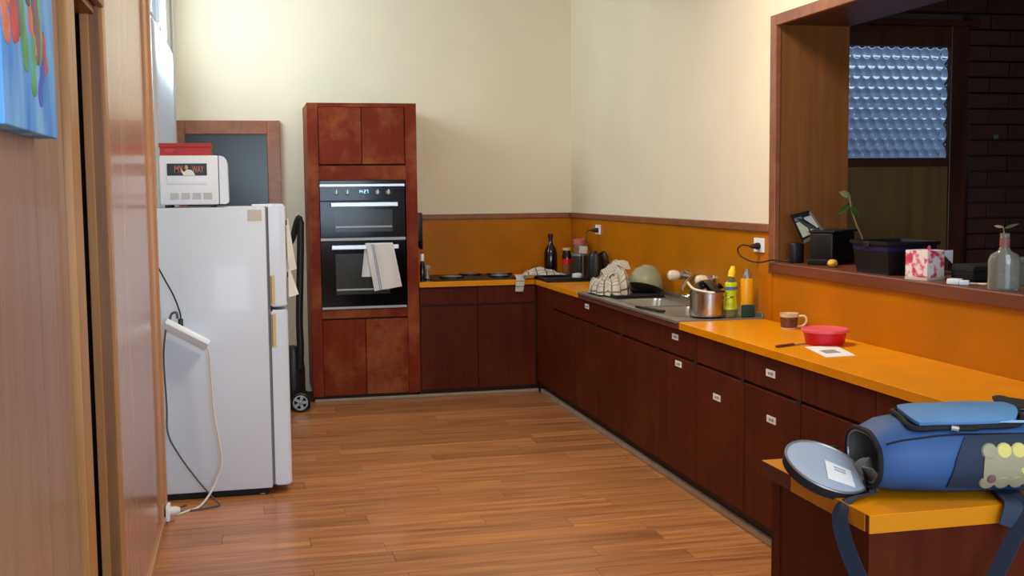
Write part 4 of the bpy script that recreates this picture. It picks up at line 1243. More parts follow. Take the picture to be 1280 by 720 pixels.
# papers held on the fridge door
def leaf_sheet(y0, w, z1, h, curl, name, label):
    def fn(u, v):
        return (0.2025 + curl * u * (0.25 + 0.75 * v) + 0.004 * math.sin(u * 5) * v, y0 + w * u, z1 - h * v)
    t = thing(name, label, 'paper', (0.2, y0 + w / 2, z1 - h), group='papers on the fridge door')
    part('sheet', sheet(BM(), fn, 8, 12, 0.0008), M['paper'], t, True)
    bm = BM(); lathe(bm, [(0, 0), (0.014, 0), (0.012, 0.007), (0, 0.008)], 0.2, y0 + w / 2, z1 - 0.02, 14, Matrix.Rotation(PI / 2, 4, 'Y'))
    part('magnet', bm, M['black'], t, True)
leaf_sheet(5.90, 0.15, 1.42, 0.22, 0.045, 'fridge_note', 'upper white note curling off the fridge door')
leaf_sheet(6.06, 0.20, 1.38, 0.24, 0.062, 'fridge_note', 'long white sheet behind the first note on the fridge door')
leaf_sheet(5.89, 0.15, 1.15, 0.13, 0.060, 'fridge_note', 'lowest white note sticking out from the fridge door')

# microwave on the fridge
mw = thing('microwave', 'white microwave turned sideways on top of the fridge', 'microwave', (-0.25, 6.1, 1.483))
MZ0, MZ1 = 1.497, 1.742
part('case', B(-0.412, -0.126, 5.90, 6.36, MZ0, MZ1, bev=0.010), M['white_plastic'], mw, True)
poly = [(-0.124, MZ0 + 0.002)]
poly += [(-0.084 - 0.012 + 0.012 * math.cos(a), MZ0 + 0.014 + 0.012 * math.sin(a)) for a in (-PI / 2, -PI / 4, 0)]
poly += [(-0.094 - 0.022 + 0.03 * math.cos(a), MZ1 - 0.034 + 0.032 * math.sin(a)) for a in (0, PI / 6, PI / 3, PI / 2)]
poly += [(-0.124, MZ1 - 0.002)]
part('front_door', prism(BM(), poly, 'Y', 5.898, 6.362), M['white_plastic'], mw)
for xx, yy in ((-0.38, 5.93), (-0.16, 5.93), (-0.38, 6.32), (-0.16, 6.32)):
    bm = BM(); lathe(bm, [(0, 0), (0.012, 0), (0.012, 0.016), (0, 0.016)], xx, yy, 1.482, 10); part('foot', bm, M['black'], mw)
MY = 5.899
part('recess_panel', B(-0.376, -0.183, MY - 0.002, MY + 0.004, 1.598, 1.642, bev=0.0018), M['white_plastic'], mw, True)
for k in range(4):
    xx = -0.362 + 0.0535 * k
    v = part('vent', B(xx, xx + 0.040, MY, MY + 0.004, 1.524, 1.556), M['silver_dull'], mw)
    bm = BM()
    for q in range(5):
        box(bm, xx, xx + 0.040, MY - 0.0012, MY + 0.001, 1.5245 + q * 0.0068, 1.5278 + q * 0.0068)
    part('louvre', bm, M['sticker'], v)
st = part('photo_strip', B(-0.374, -0.183, MY - 0.0024, MY - 0.0004, 1.642, 1.702), M['black'], mw)
M['letter'] = plain('strip_letters', (206, 120, 92), 0.6)
def lettering(txt, x, z, size, y_, m, parent, name='lettering', sx=1.0):
    cu_ = bpy.data.curves.new(name, 'FONT')
    cu_.body = txt
    cu_.size = size
    cu_.extrude = 0.0003
    cu_.offset = 0.0006
    cu_.materials.append(m)
    tmp = bpy.data.objects.new('tmp', cu_)
    me = bpy.data.meshes.new_from_object(tmp)
    bpy.data.objects.remove(tmp)
    me.transform(Matrix.Rotation(PI / 2, 4, 'X') @ Matrix.Diagonal((sx, 1, 1, 1)))
    o = bpy.data.objects.new(name, me)
    COL.objects.link(o)
    o.parent = parent
    o.location = Vector((x, y_, z)) - wloc(parent)
    return o
lettering('MY', -0.340, 1.657, 0.048, MY - 0.003, M['letter'], mw, sx=0.62)
lettering('WAY', -0.254, 1.657, 0.048, MY - 0.003, M['letter'], mw, sx=0.50)
fig = BM()
prism(fig, [(-0.296, 1.6425), (-0.292, 1.662), (-0.276, 1.672), (-0.258, 1.670), (-0.246, 1.658), (-0.240, 1.6425)], 'Y', MY - 0.0046, MY - 0.0026)
prism(fig, [(-0.296, 1.6425), (-0.302, 1.656), (-0.307, 1.668), (-0.302, 1.670), (-0.295, 1.660), (-0.288, 1.652)], 'Y', MY - 0.0044, MY - 0.0026)
part('printed_shirt', fig, M['paper'], mw)
fig = BM()
prism(fig, [(-0.281 + 0.008 * math.cos(a), 1.682 + 0.012 * math.sin(a)) for a in [k * PI / 6 for k in range(12)]], 'Y', MY - 0.0050, MY - 0.0028)
prism(fig, [(-0.305 + 0.005 * math.cos(a), 1.671 + 0.006 * math.sin(a)) for a in [k * PI / 4 for k in range(8)]], 'Y', MY - 0.0050, MY - 0.0028)
part('printed_face', fig, plain('print_skin', (220, 160, 100), 0.6), mw)

rbx = thing('red_box', 'flat red cardboard box lying on top of the microwave', 'box', (-0.285, 6.1, MZ1))
part('tray', B(-0.408, -0.164, 5.93, 6.25, MZ1 + 0.0005, MZ1 + 0.048, bev=0.002), M['red_box'], rbx)
part('lid', B(-0.412, -0.160, 5.926, 6.254, MZ1 + 0.042, MZ1 + 0.062, bev=0.002), M['red_box'], rbx)
bm = BM()
for q, (a, b_) in enumerate(((-0.385, -0.335), (-0.38, -0.345))):
    box(bm, a, b_, 5.9285, 5.9305, MZ1 + 0.028 - q * 0.008, MZ1 + 0.031 - q * 0.008)
part('faded_print', bm, M['pink_lid'], rbx)

# power board hanging at the fridge side, its cords and the plug at the wall end
pbd = thing('power_board', 'white power board hanging tilted against the fridge side', 'power board', (-0.31, 5.80, 0.86))
mm = Matrix.Translation((-0.305, 5.815, 0.855)) @ Matrix.Rotation(math.radians(30), 4, 'Y') @ Matrix.Rotation(math.radians(-32), 4, 'X')
part('case', xf_box(BM(), mm, 0.235, 0.085, 0.030, 0.004), M['white_plastic'], pbd, True)
for k in range(4):
    mk = mm @ Matrix.Translation((-0.085 + 0.05 * k, 0, 0.0152))
    part('socket', xf_box(BM(), mk, 0.036, 0.05, 0.002, 0.0008), M['paper'], pbd)
bm = BM(); tube(bm, [(-0.213, 5.80, 0.80), (-0.197, 5.80, 0.76), (-0.192, 5.80, 0.645), (-0.182, 5.80, 0.45), (-0.160, 5.80, 0.29), (-0.156, 5.80, 0.19), (-0.20, 5.78, 0.08), (-0.26, 5.72, 0.012), (-0.32, 5.66, 0.006), (-0.37, 5.60, 0.008), (-0.385, 5.57, 0.03), (-0.40, 5.545, 0.045)], 0.0055, 8)
part('cord', bm, M['cord_white'], pbd, True)
bm = BM(); tube(bm, [(-0.43, 5.86, 1.19), (-0.405, 5.845, 1.14), (-0.36, 5.83, 1.05), (-0.332, 5.825, 0.965), (-0.330, 5.822, 0.925)], 0.004, 6)
box(bm, -0.342, -0.318, 5.812, 5.832, 0.89, 0.935, bev=0.004)
part('power_cord', bm, M['black'], mw, True)['label'] = 'black cord plugged into the power board'
bm = BM(); tube(bm, [(-0.385, 5.83, 0.90), (-0.375, 5.83, 0.955), (-0.35, 5.83, 0.965), (-0.345, 5.83, 0.935)], 0.006, 6)
tube(bm, [(-0.40, 5.83, 0.90), (-0.418, 5.84, 0.75), (-0.412, 5.84, 0.5), (-0.41, 5.83, 0.36), (-0.36, 5.82, 0.25), (-0.28, 5.80, 0.13), (-0.20, 5.76, 0.035), (-0.17, 5.73, 0.006), (-0.21, 5.70, 0.005), (-0.30, 5.67, 0.005), (-0.37, 5.67, 0.005), (-0.36, 5.74, 0.005), (-0.33, 5.77, 0.006)], 0.0045, 6)
part('power_cord', bm, M['cord_grey'], fr, True)['label'] = 'grey cord looping over the floor boards'
pg = thing('wall_plug', 'white plug at the foot of the wall end trim', 'plug', (-0.395, 5.53, 0.03))
bm = BM(); box(bm, XL + 0.018, XL + 0.036, 5.44, 5.535, 0.02, 0.09, bev=0.004); part('socket_plate', bm, M['white_plastic'], pg, True)
bm = BM(); lathe(bm, [(0, 0), (0.022, 0), (0.022, 0.025), (0.014, 0.045), (0, 0.046)], XL + 0.036, 5.50, 0.055, 14, Matrix.Rotation(PI / 2, 4, 'Y')); part('plug_body', bm, M['cord_white'], pg, True)

# ---------------------------------------------------------------- vacuum cleaner between fridge and tower
vc = thing('vacuum_cleaner', 'black vacuum cleaner with grey spoked wheels beside the oven tower', 'vacuum', (0.32, 8.2, 0))
bm = BM(); tube(bm, [(0.375, 8.17, 1.35), (0.372, 8.17, 1.2), (0.362, 8.17, 0.95), (0.350, 8.17, 0.65), (0.352, 8.17, 0.45), (0.345, 8.18, 0.30)], 0.026, 12); part('wand', bm, M['black'], vc, True)
bm = BM(); tube(bm, [(0.375, 8.17, 1.34), (0.365, 8.17, 1.375), (0.345, 8.18, 1.33), (0.315, 8.20, 1.22), (0.27, 8.22, 1.15), (0.235, 8.26, 0.95), (0.23, 8.28, 0.6), (0.26, 8.28, 0.40)], 0.022, 10); part('hose', bm, M['black_matte'], vc, True)
bm = BM()
lathe(bm, [(0, 0), (0.075, 0.0), (0.085, 0.05), (0.085, 0.22), (0.07, 0.33), (0.04, 0.38), (0, 0.39)], 0.30, 8.26, 0.07, 20); part('canister', bm, M['black'], vc, True)
part('floor_head', B(0.20, 0.41, 8.12, 8.33, 0.012, 0.075, bev=0.012), M['black_matte'], vc, True)
for xx, yy in ((0.338, 8.10), (0.338, 8.36)):
    bm = BM(); lathe(bm, [(0.048, 0), (0.066, 0), (0.068, 0.008), (0.068, 0.024), (0.06, 0.028), (0.048, 0.024), (0.048, 0)], xx, yy, 0.07, 26, Matrix.Rotation(PI / 2, 4, 'X')); wh_ = part('wheel', bm, M['black'], vc, True)
    bm = BM()
    lathe(bm, [(0, 0.004), (0.014, 0.004), (0.014, 0.026), (0, 0.028)], xx, yy, 0.07, 16, Matrix.Rotation(PI / 2, 4, 'X'))
    lathe(bm, [(0.044, 0.004), (0.053, 0.004), (0.053, 0.031), (0.044, 0.031), (0.044, 0.004)], xx, yy, 0.07, 26, Matrix.Rotation(PI / 2, 4, 'X'))
    for k in range(5):
        xf_box(bm, Matrix.Translation((xx, yy - 0.017, 0.07)) @ Matrix.Rotation(2 * PI * k / 5 + 0.3, 4, 'Y') @ Matrix.Translation((0, 0, 0.03)), 0.020, 0.018, 0.044)
    part('spoked_hub', bm, M['silver_dull'], wh_)

# ---------------------------------------------------------------- things on the servery sill
ad = thing('black_adaptor', 'black adaptor block at the jamb end of the servery sill', 'adaptor', (2.67, 5.17, ZS))
part('block', B(2.635, 2.69, 5.14, 5.205, ZS, ZS + 0.10, bev=0.006), M['black'], ad, True)
part('cable_boot', B(2.62, 2.635, 5.16, 5.18, ZS + 0.003, ZS + 0.018, bev=0.003), M['black_matte'], ad, True)
pr = thing('black_printer', 'black box appliance with its flap tilted open on the servery sill', 'appliance', (2.80, 5.065, ZS), math.radians(40))
part('body', B(-0.15, 0.15, -0.06, 0.06, 0.0, 0.155, bev=0.012), M['black'], pr, True, local=True)
part('top_ledge', B(-0.15, 0.165, -0.066, 0.062, 0.155, 0.166, bev=0.003), M['black_matte'], pr, True, local=True)
part('front_foot', B(-0.165, -0.10, -0.062, 0.062, 0.0, 0.03, bev=0.006), M['black'], pr, True, local=True)
q0, q1, q2, q3 = Vector((2.648, 5.075, ZS + 0.10)), Vector((2.740, 5.02, ZS + 0.152)), Vector((2.700, 5.11, ZS + 0.262)), Vector((2.594, 5.11, ZS + 0.240))
fn_ = (q1 - q0).cross(q3 - q0).normalized()
def flapq(a0, a1, b0, b1, lift, th):
    bm = BM()
    P = []
    for a, b_ in ((a0, b0), (a1, b0), (a1, b1), (a0, b1)):
        P.append((q0 * (1 - a) + q1 * a) * (1 - b_) + (q3 * (1 - a) + q2 * a) * b_)
    lo = [bm.verts.new(p + fn_ * lift) for p in P]
    hi = [bm.verts.new(p + fn_ * (lift - th)) for p in P]
    bm.faces.new(lo); bm.faces.new(hi[::-1])
    for k in range(4):
        bm.faces.new((lo[k], hi[k], hi[(k + 1) % 4], lo[(k + 1) % 4]))
    bmesh.ops.recalc_face_normals(bm, faces=bm.faces[:])
    return bm
pr_inv = Matrix.Translation((2.80, 5.065, ZS)) @ Matrix.Rotation(math.radians(40), 4, 'Z')
pr_inv = pr_inv.inverted()
def pflap(nm, bm, m):
    bmesh.ops.transform(bm, matrix=pr_inv, verts=bm.verts[:])
    return part(nm, bm, m, pr, local=True)
sgn = 1 if fn_.dot(Vector((0, 0, 1.5)) - q0) > 0 else -1
fp = pflap('flap', flapq(0, 1, 0, 1, 0.0, 0.010 * sgn), M['black'])
pflap('flap_window', flapq(0.10, 0.46, 0.18, 0.70, 0.0012 * sgn, 0.001 * sgn), plain('flap_green_grey', (150, 160, 142), 0.4))
pflap('flap_window', flapq(0.54, 0.90, 0.30, 0.80, 0.0012 * sgn, 0.001 * sgn), plain('flap_grey', (150, 152, 150), 0.4))
pflap('flap_window', flapq(0.10, 0.46, 0.74, 0.86, 0.0012 * sgn, 0.001 * sgn), plain('flap_dark_grey', (90, 92, 94), 0.4))

sn = BM(); bmesh.ops.create_icosphere(sn, subdivisions=3, radius=1.0)
for v in sn.verts:
    n_ = 1 + 0.08 * noise.noise(v.co * 2.5)
    v.co = Vector((v.co.x * 0.024, v.co.y * 0.046, v.co.z * 0.019)) * n_
    v.co = Matrix.Rotation(-0.6, 3, 'Z') @ v.co
    v.co += Vector((2.672, 4.83, ZS + 0.018))
    v.co.z = max(v.co.z, ZS)
tag(part('yellow_sponge', sn, M['sponge_yellow'], None, True, loc=(2.672, 4.83, ZS)), 'small yellow sponge on the sill before the black crate', 'sponge')

cr = thing('black_crate', 'large black plastic crate with a bluish band on the servery sill', 'crate', (2.73, 4.42, ZS))
def crate_prism(z0, z1, e0, e1, inner=False):
    bm = BM()
    def rect(e, z):
        return [bm.verts.new(p) for p in ((2.625 - e, 4.275 - e, z), (2.83 + e, 4.275 - e, z), (2.83 + e, 4.53 + e, z), (2.625 - e, 4.53 + e, z))]
    a, b_ = rect(e0, z0), rect(e1, z1)
    ia, ib = rect(e0 - 0.006, z0), rect(e1 - 0.006, z1)
    for k in range(4):
        k2 = (k + 1) % 4
        bm.faces.new((a[k], a[k2], b_[k2], b_[k])); bm.faces.new((ia[k2], ia[k], ib[k], ib[k2]))
        bm.faces.new((b_[k], b_[k2], ib[k2], ib[k])); bm.faces.new((a[k2], a[k], ia[k], ia[k2]))
    return bm
part('walls', crate_prism(ZS, ZS + 0.132, 0.0, 0.014), M['crate'], cr)
part('floor_panel', B(2.625, 2.83, 4.275, 4.53, ZS, ZS + 0.006), M['crate'], cr)
part('blue_band', crate_prism(ZS + 0.100, ZS + 0.118, 0.0118, 0.0138), M['crate_blue'], cr)
part('rim', crate_prism(ZS + 0.128, ZS + 0.142, 0.022, 0.024), M['black'], cr)
part('catch', B(2.60, 2.612, 4.40, 4.44, ZS + 0.118, ZS + 0.138, bev=0.003), M['black'], cr)

pl = thing('sprouting_plant', 'thin leafy plant cutting in a dark cup behind the black crate', 'plant', (2.90, 4.93, ZS))
bm = BM(); lathe(bm, [(0, 0), (0.028, 0), (0.036, 0.085), (0.033, 0.085), (0.026, 0.006), (0, 0.006)], 2.90, 4.93, ZS, 18); part('cup', bm, M['black_matte'], pl, True)
bm = BM(); tube(bm, [(2.895, 4.93, ZS + 0.01), (2.88, 4.92, ZS + 0.12), (2.845, 4.915, ZS + 0.19), (2.815, 4.91, ZS + 0.26), (2.80, 4.91, ZS + 0.33)], 0.004, 6); part('stem', bm, M['stem'], pl, True)
def leafbm(p, d, L_, w, tilt):
    d = Vector(d).normalized()
    s = d.cross(Vector((0.3, -1, 0.2))).normalized()
    nrm = s.cross(d)
    def fn(u, v):
        ww = w * math.sin(PI * min(1, max(0, u))) ** 0.7 * (1 - 0.35 * u)
        return Vector(p) + d * (L_ * u) + s * (ww * (v - 0.5) * 2) + nrm * (0.15 * L_ * math.sin(u * 2.5) * tilt + 0.2 * w * abs(v - 0.5))
    return sheet(BM(), fn, 10, 4, 0.0008)
for p, d, L_, w, t, m in [((2.80, 4.91, ZS + 0.30), (-0.15, 0, 1), 0.05, 0.012, 0.3, 'leaf_pale'), ((2.808, 4.91, ZS + 0.285), (0.45, 0, -0.7), 0.07, 0.026, 0.5, 'leaf'),
                          ((2.80, 4.91, ZS + 0.33), (-0.9, 0, 0.3), 0.06, 0.020, 0.4, 'leaf_pale'), ((2.803, 4.91, ZS + 0.29), (-0.9, 0, -0.55), 0.085, 0.016, 0.4, 'leaf')]:
    part('leaf', leafbm(p, d, L_, w, t), M[m], pl, True)

tb = thing('tissue_box', 'floral pink and white tissue box on the servery sill', 'tissue box', (2.665, 4.07, ZS), math.radians(17))
part('carton', B(-0.055, 0.045, -0.055, 0.055, 0.0, 0.118, bev=0.002), M['floral'], tb, local=True)
part('card_base', B(-0.056, 0.046, -0.056, 0.056, 0.0, 0.010), M['sticker'], tb, local=True)
def flapc(u, v):
    return (0.046 + 0.055 * u, -0.05 + 0.10 * v, 0.116 - 0.012 * u - 0.045 * u * (1 - v) * 0.3)
part('open_flap', sheet(BM(), lambda u, v: (0.046 + 0.05 * u, -0.052 + 0.03 * u * 0, 0.116 - 0.055 * v * (0.35 + 0.65 * u)), 8, 8, 0.002), M['paper'], tb, local=True)
part('pink_tuft', leafbm((0.0, -0.01, 0.117), (0.3, 0, 1), 0.022, 0.016, 0.5), M['pink_lid'], tb, True, local=True)

bcs = thing('black_case', 'low black soft case on the sill behind the tissue box', 'case', (2.80, 3.95, ZS))
part('shell', B(2.735, 2.92, 3.86, 4.01, ZS, ZS + 0.065, bev=0.014), M['black_matte'], bcs, True)
part('lid_seam', B(2.733, 2.922, 3.858, 4.012, ZS + 0.04, ZS + 0.044), M['black'], bcs)

wa = thing('white_charger', 'white charger with a short cable lying on the servery sill', 'charger', (2.62, 3.78, ZS))
part('block', xf_box(BM(), Matrix.Translation((2.615, 3.80, ZS + 0.012)) @ Matrix.Rotation(0.5, 4, 'Z'), 0.04, 0.05, 0.022, 0.005), M['white_plastic'], wa, True)
part('plug_head', xf_box(BM(), Matrix.Translation((2.628, 3.76, ZS + 0.010)) @ Matrix.Rotation(0.9, 4, 'Z'), 0.03, 0.035, 0.018, 0.004), M['white_plastic'], wa, True)
bm = BM(); tube(bm, [(2.635, 3.75, ZS + 0.008), (2.67, 3.74, ZS + 0.006), (2.69, 3.71, ZS + 0.006), (2.675, 3.67, ZS + 0.006), (2.65, 3.66, ZS + 0.010), (2.64, 3.69, ZS + 0.010)], 0.004, 6); part('cable', bm, M['cord_white'], wa, True)

gb = thing('glass_bottle', 'clear glass flask bottle holding a cutting on the servery sill', 'bottle', (2.63, 3.535, ZS), math.radians(-37))
def flask(prof, flat=0.6):
    bm = BM(); lathe(bm, prof, 0, 0, 0, 28)
    for v in bm.verts:
        k = min(1, max(0, (0.155 - v.co.z) / 0.035))
        v.co.y *= 1 - (1 - flat) * k
    return bm
part('body', flask([(0, 0), (0.050, 0.0), (0.054, 0.006), (0.054, 0.108), (0.046, 0.128), (0.022, 0.142), (0.0165, 0.155), (0.016, 0.20), (0.018, 0.204), (0.013, 0.204), (0.013, 0.155), (0.019, 0.140), (0.043, 0.125), (0.050, 0.107), (0.050, 0.008), (0, 0.006)]), M['flask_glass'], gb, True, local=True)
bm = BM(); lathe(bm, [(0.0162, 0.157), (0.0172, 0.157), (0.0172, 0.185), (0.0162, 0.185), (0.0162, 0.157)], 0, 0, 0, 20); part('neck_label', bm, plain('neck_label', (150, 90, 72), 0.5), gb, True, local=True)
bm = BM(); tube(bm, [(0.03, 0.0, 0.012), (0.015, 0, 0.08), (0.002, 0, 0.15), (-0.004, 0, 0.21), (-0.01, 0, 0.23)], 0.002, 6); part('stem', bm, M['stem'], gb, True, local=True)
for p, d, L_, w, mk in [((-0.008, 0, 0.225), (-1, 0.3, 0.15), 0.03, 0.006, 'leaf_pale'), ((-0.006, 0, 0.22), (1, 0, 0.35), 0.055, 0.006, 'leaf')]:
    part('leaf', leafbm(p, d, L_, w, 0.3), M[mk], gb, True, local=True)
sp_ = BM(); quad(sp_, [(2.592, 3.36), (2.66, 3.22), (2.80, 3.30), (2.70, 3.44)], ZS + 0.0005, ZS + 0.002)
tag(part('sill_paper', sp_, M['paper'], None, loc=(2.68, 3.33, ZS)), 'white paper sheet on the sill at the right of the glass bottle', 'paper')
gbx = thing('grey_box', 'dim grey box on the sill behind the glass bottle', 'box', (2.86, 3.72, ZS))
part('carton', B(2.80, 2.98, 3.58, 3.74, ZS, ZS + 0.10, bev=0.004), plain('dim_grey', (70, 74, 74), 0.6), gbx)
part('lid_edge', B(2.797, 2.983, 3.577, 3.743, ZS + 0.085, ZS + 0.104, bev=0.003), plain('dim_grey_lid', (84, 88, 88), 0.6), gbx)

# ---------------------------------------------------------------- blue cooler bag on the peninsula
bg = thing('cooler_bag', 'blue cooler bag lying on its side with its round lid open', 'bag', (1.55, 2.24, ZT))
ZB = ZT + 0.003
stations = [(1.325, 0.098, 0.058), (1.335, 0.104, 0.062), (1.37, 0.114, 0.074), (1.45, 0.124, 0.083), (1.60, 0.128, 0.085), (1.74, 0.126, 0.082), (1.79, 0.116, 0.072), (1.805, 0.09, 0.055)]
BROT = Matrix.Translation((1.325, 2.245, 0)) @ Matrix.Rotation(math.radians(-9), 4, 'Z') @ Matrix.Translation((-1.325, -2.238, 0))
def se(a, ry, rz, ex=2.5):
    c_, s_ = math.cos(a), math.sin(a)
    return (ry * math.copysign(abs(c_) ** (2 / ex), c_), rz * math.copysign(abs(s_) ** (2 / ex), s_))
def bag_pt(x, a, off=0.0):
    for (x0, ry0, rz0), (x1, ry1, rz1) in zip(stations, stations[1:]):
        if x <= x1:
            break
    t = min(1, max(0, (x - x0) / (x1 - x0)))
    ry, rz = ry0 + (ry1 - ry0) * t, rz0 + (rz1 - rz0) * t
    py, pz = se(a, ry + off, rz + off)
    ctr = ZB + 0.084 - 0.35 * (0.084 - rz)
    wr = 0.003 * noise.noise(Vector((x * 9, a * 2, 0)))
    return BROT @ Vector((x, 2.238 + py * (1 + wr), max(ZB, ctr + pz + wr)))
NA = 48
bm = BM()
xs = [1.325, 1.335, 1.35, 1.37, 1.41, 1.45, 1.50, 1.55, 1.60, 1.66, 1.70, 1.74, 1.77, 1.79, 1.80, 1.805]
rings = [[bm.verts.new(bag_pt(x, 2 * PI * k / NA)) for k in range(NA)] for x in xs]
for a, b_ in zip(rings, rings[1:]):
    for k in range(NA):
        bm.faces.new((a[k], a[(k + 1) % NA], b_[(k + 1) % NA], b_[k]))
bm.faces.new(rings[-1])
bmesh.ops.recalc_face_normals(bm, faces=bm.faces[:])
part('shell', bm, M['bag_blue'], bg, True)
bm = BM()
rings = [[bm.verts.new(bag_pt(x, 2 * PI * k / NA, o_) + Vector((0, 0, 0.001))) for k in range(NA)] for x, o_ in ((1.326, -0.004), (1.35, -0.008), (1.45, -0.014), (1.55, -0.02))]
for a, b_ in zip(rings, rings[1:]):
    for k in range(NA):
        bm.faces.new((a[k], b_[k], b_[(k + 1) % NA], a[(k + 1) % NA]))
bm.faces.new(rings[-1])
part('inner_lining', bm, M['bag_lining'], bg, True)
bm = BM(); tube(bm, [bag_pt(1.326, 2 * PI * k / 36, 0.001) + Vector((-0.002, 0, 0)) for k in range(37)], 0.006, 8, 2); part('mouth_piping', bm, M['bag_black'], bg, True)
bm = BM(); tube(bm, [bag_pt(1.328, 2 * PI * k / 36, -0.007) + Vector((-0.004, 0, 0.002)) for k in range(37)], 0.003, 6, 2); part('zip_tape', bm, M['silver_dull'], bg, True)
def patch(x0, x1, a0, a1, off, rr, nu=18, nv=18, th=0.004, slant=0.0):
    def fn(u, v):
        # map the square to a rounded rectangle
        U, V = 2 * u - 1, 2 * v - 1
        k = rr
        k *= 0.30
        U, V = U * math.sqrt(1 - k * V * V), V * math.sqrt(1 - k * U * U)
        aa = a0 + (a1 - a0) * (V + 1) / 2
        xx = x0 + (x1 - x0) * (U + 1) / 2 + slant * V
        return bag_pt(xx, aa, off)
    return sheet(BM(), fn, nu, nv, th)
# angles: 0 = far side (+Y), pi/2 = top, pi = near side
part('top_pocket', patch(1.405, 1.655, 1.02, 2.28, 0.010, 1.0, th=0.008, slant=-0.012), M['bag_light'], bg, True)
def rim_pts(x0, x1, a0, a1, off, slant, n=40):
    out = []
    for k in range(n + 1):
        t = 2 * PI * k / n
        c_, s_ = math.cos(t), math.sin(t)
        U = math.copysign(abs(c_) ** 0.42, c_); V = math.copysign(abs(s_) ** 0.42, s_)
        out.append(bag_pt(x0 + (x1 - x0) * (U + 1) / 2 + slant * V, a0 + (a1 - a0) * (V + 1) / 2, off))
    return out
bm = BM(); tube(bm, rim_pts(1.400, 1.660, 1.0, 2.30, 0.006, -0.012), 0.0065, 8, 2); part('pocket_piping', bm, M['bag_black'], bg, True)
part('front_panel', patch(1.475, 1.79, 2.52, 3.75, 0.0025, 0.35, th=0.003, slant=-0.02), M['bag_navy'], bg, True)
part('seam', tube(BM(), [bag_pt(1.34 + 0.0225 * k, 2.48, 0.001) for k in range(20)], 0.0022, 6, 2), M['bag_black'], bg, True)
zz = thing  # keep helper name short
bm = BM(); tube(bm, [bag_pt(1.475, 2.36, 0.012), bag_pt(1.49, 2.40, 0.012)], 0.006, 8); part('zip_slider', bm, M['silver'], bg, True)
bm = BM(); tube(bm, [bag_pt(1.49, 2.40, 0.012), bag_pt(1.53, 2.43, 0.013)], 0.0045, 8); part('zip_pull', bm, M['bag_black'], bg, True)
for (x0, x1, a0, a1) in ((1.585, 1.648, 2.18, 2.25), (1.485, 1.51, 1.80, 1.92), (1.61, 1.648, 1.5, 1.85)):
    part('pocket_patch', patch(x0, x1, a0, a1, 0.0125, 1.0, 6, 6, 0.001), M['bag_sky'], bg, True)  # small paler blue patches on the pocket
# scalloped fruit print pocket at the near lower side
def fp_(x, a, off):
    return bag_pt(x, a, off)
part('print_panel', patch(1.535, 1.80, 2.86, 3.62, 0.006, 0.3, th=0.003), M['fruit_base'], bg, True)
NRM = BROT.to_3x3() @ Vector((0, -1, 0))
def blob(x, aa, off, r, m, sx=1.0, name='print_scallop'):
    p = bag_pt(x, aa, off)
    bm = BM(); lathe(bm, [(0.0, 0), (r, 0), (r * 0.85, 0.004), (0, 0.006)], 0, 0, 0, 14)
    q = (bag_pt(x, aa - 0.1, off) - bag_pt(x, aa + 0.1, off)).normalized()
    t = (bag_pt(x + 0.01, aa, off) - bag_pt(x - 0.01, aa, off)).normalized()
    n_ = t.cross(q).normalized()
    if n_.y > 0:
        n_ = -n_
    mm = Matrix((t, n_.cross(t), n_)).transposed().to_4x4()
    mm.translation = p
    bmesh.ops.transform(bm, matrix=mm @ Matrix.Diagonal((sx, 1, 1, 1)), verts=bm.verts[:])
    part(name, bm, m, bg, True)
for k in range(8):
    blob(1.548 + 0.032 * k, 2.93, 0.005, 0.0175, M['fruit'] if k > 0 else M['fruit_base'])
    blob(1.548 + 0.032 * k, 3.56, 0.005, 0.0175, M['fruit_base'])
for k in range(3):
    blob(1.64 + 0.058 * k, 3.27, 0.008, 0.013, M['fruit'], 2.0, 'print_pod')
blob(1.553, 3.42, 0.009, 0.010, M['fruit_brown'], 1.0, 'print_spot')
# open lid: a shallow disc hinged at the mouth
LC = Vector((1.250, 2.275, ZT + 0.050))
Lu = Vector((-0.176, 0.06, 0.064)).normalized()     # from the hinge to the tip
Lv0 = Vector((0.01, 0.16, 0.075)).normalized()      # near edge to far edge
Lv = (Lv0 - Lu * Lv0.dot(Lu)).normalized()
Ln = Lv.cross(Lu).normalized()
if Ln.z < 0:
    Ln = -Ln
RU, RV = 0.098, 0.092
def disc(r, h):
    return [LC + Lu * (RU * r * math.cos(2 * PI * k / 40)) + Lv * (RV * r * math.sin(2 * PI * k / 40)) + Ln * h for k in range(40)]
def disc_bm(layers, cap0=True, cap1=True):
    bm = BM()
    R = [[bm.verts.new(p) for p in disc(r, h)] for r, h in layers]
    for a, b_ in zip(R, R[1:]):
        for k in range(40):
            bm.faces.new((a[k], a[(k + 1) % 40], b_[(k + 1) % 40], b_[k]))
    if cap0: bm.faces.new(R[0][::-1])
    if cap1: bm.faces.new(R[-1])
    bmesh.ops.recalc_face_normals(bm, faces=bm.faces[:])
    return bm
lid = part('lid', disc_bm([(0.80, -0.026), (0.97, -0.020), (1.0, -0.008), (0.99, 0.0), (0.93, 0.001)]), M['bag_black'], bg, True)
part('lid_lining', disc_bm([(0.965, -0.002), (0.955, 0.003), (0.80, 0.0045), (0.5, 0.004), (0.2, 0.0035)]), M['lid_lining'], lid, True)
bm = BM(); tube(bm, [p for p in disc(0.97, 0.003)] + [disc(0.97, 0.003)[0]], 0.003, 6, 2); part('lid_binding', bm, M['silver_dull'], lid, True)
tg = BM()
tp_ = [LC + Lu * a + Lv * b_ for a, b_ in ((0.005, 0.02), (-0.055, 0.012), (-0.062, -0.05), (0.0, -0.052))]
lo = [tg.verts.new(p + Ln * 0.0052) for p in tp_]; hi = [tg.verts.new(p + Ln * 0.0062) for p in tp_]
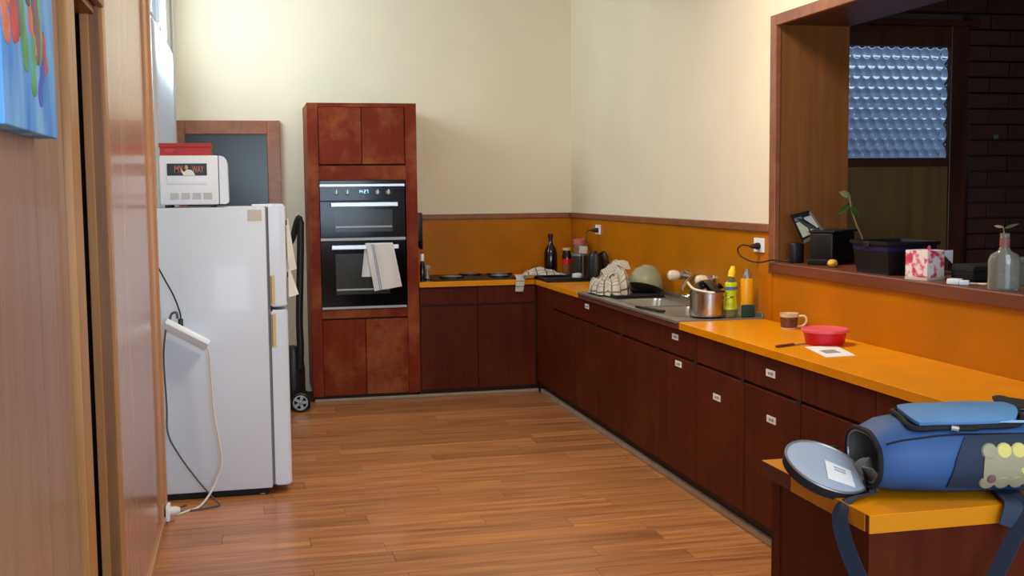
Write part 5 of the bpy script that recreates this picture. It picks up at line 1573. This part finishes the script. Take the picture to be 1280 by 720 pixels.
tg.faces.new(lo[::-1]); tg.faces.new(hi)
for k in range(4):
    tg.faces.new((lo[k], lo[(k + 1) % 4], hi[(k + 1) % 4], hi[k]))
bmesh.ops.recalc_face_normals(tg, faces=tg.faces[:])
part('care_tag', tg, M['paper'], lid)
tg = BM()
for q in range(2):
    a_ = LC + Lu * (-0.016) + Lv * (0.003 - q * 0.010) + Ln * 0.0066
    b2 = LC + Lu * (-0.042) + Lv * (0.001 - q * 0.010) + Ln * 0.0066
    tube(tg, [a_, b2], 0.0018, 5)
part('tag_print', tg, M['paper_print'], lid)
bm = BM(); ribbon(bm, [LC - Lu * (RU * 0.9) + Ln * -0.01, Vector((1.325, 2.22, ZT + 0.03)), bag_pt(1.335, 4.4, 0.001)], 0.10, 0.003, (0, 1, 0.15)); part('hinge_flap', bm, M['bag_lining'], bg, True)
bm = BM(); box(bm, 1.255, 1.33, 2.36, 2.375, ZT + 0.03, ZT + 0.075, bev=0.005); part('far_flap', bm, M['bag_black'], bg, True)
strap = [(1.32, 2.20, ZT + 0.006), (1.25, 2.17, ZT + 0.006), (1.215, 2.15, ZT - 0.02), (1.208, 2.11, 0.80), (1.215, 2.06, 0.74), (1.25, 2.02, 0.67), (1.33, 2.005, 0.60), (1.42, 2.0, 0.64), (1.475, 2.005, 0.72), (1.515, 2.01, 0.78), (1.555, 2.02, 0.845), (1.57, 2.05, ZT + 0.012), (1.575, 2.10, ZT + 0.008)]
part('shoulder_strap', ribbon(BM(), strap, 0.036, 0.004, (0.55, -0.8, 0.35), 8), M['webbing'], bg, True)
bm = BM(); ribbon(bm, [(1.545, 2.03, 0.835), (1.562, 2.035, ZT + 0.006), (1.58, 2.08, ZT + 0.012), (1.60, 2.13, ZT + 0.01)], 0.055, 0.005, (1, -0.3, 0)); part('strap_tab', bm, M['bag_navy'], bg, True)
bm = BM(); ribbon(bm, [bag_pt(1.66, 1.2, 0.012), bag_pt(1.70, 1.3, 0.016), bag_pt(1.76, 1.3, 0.014)], 0.12, 0.006, (0, 1, 0)); part('rear_strap', bm, M['bag_black'], bg, True)
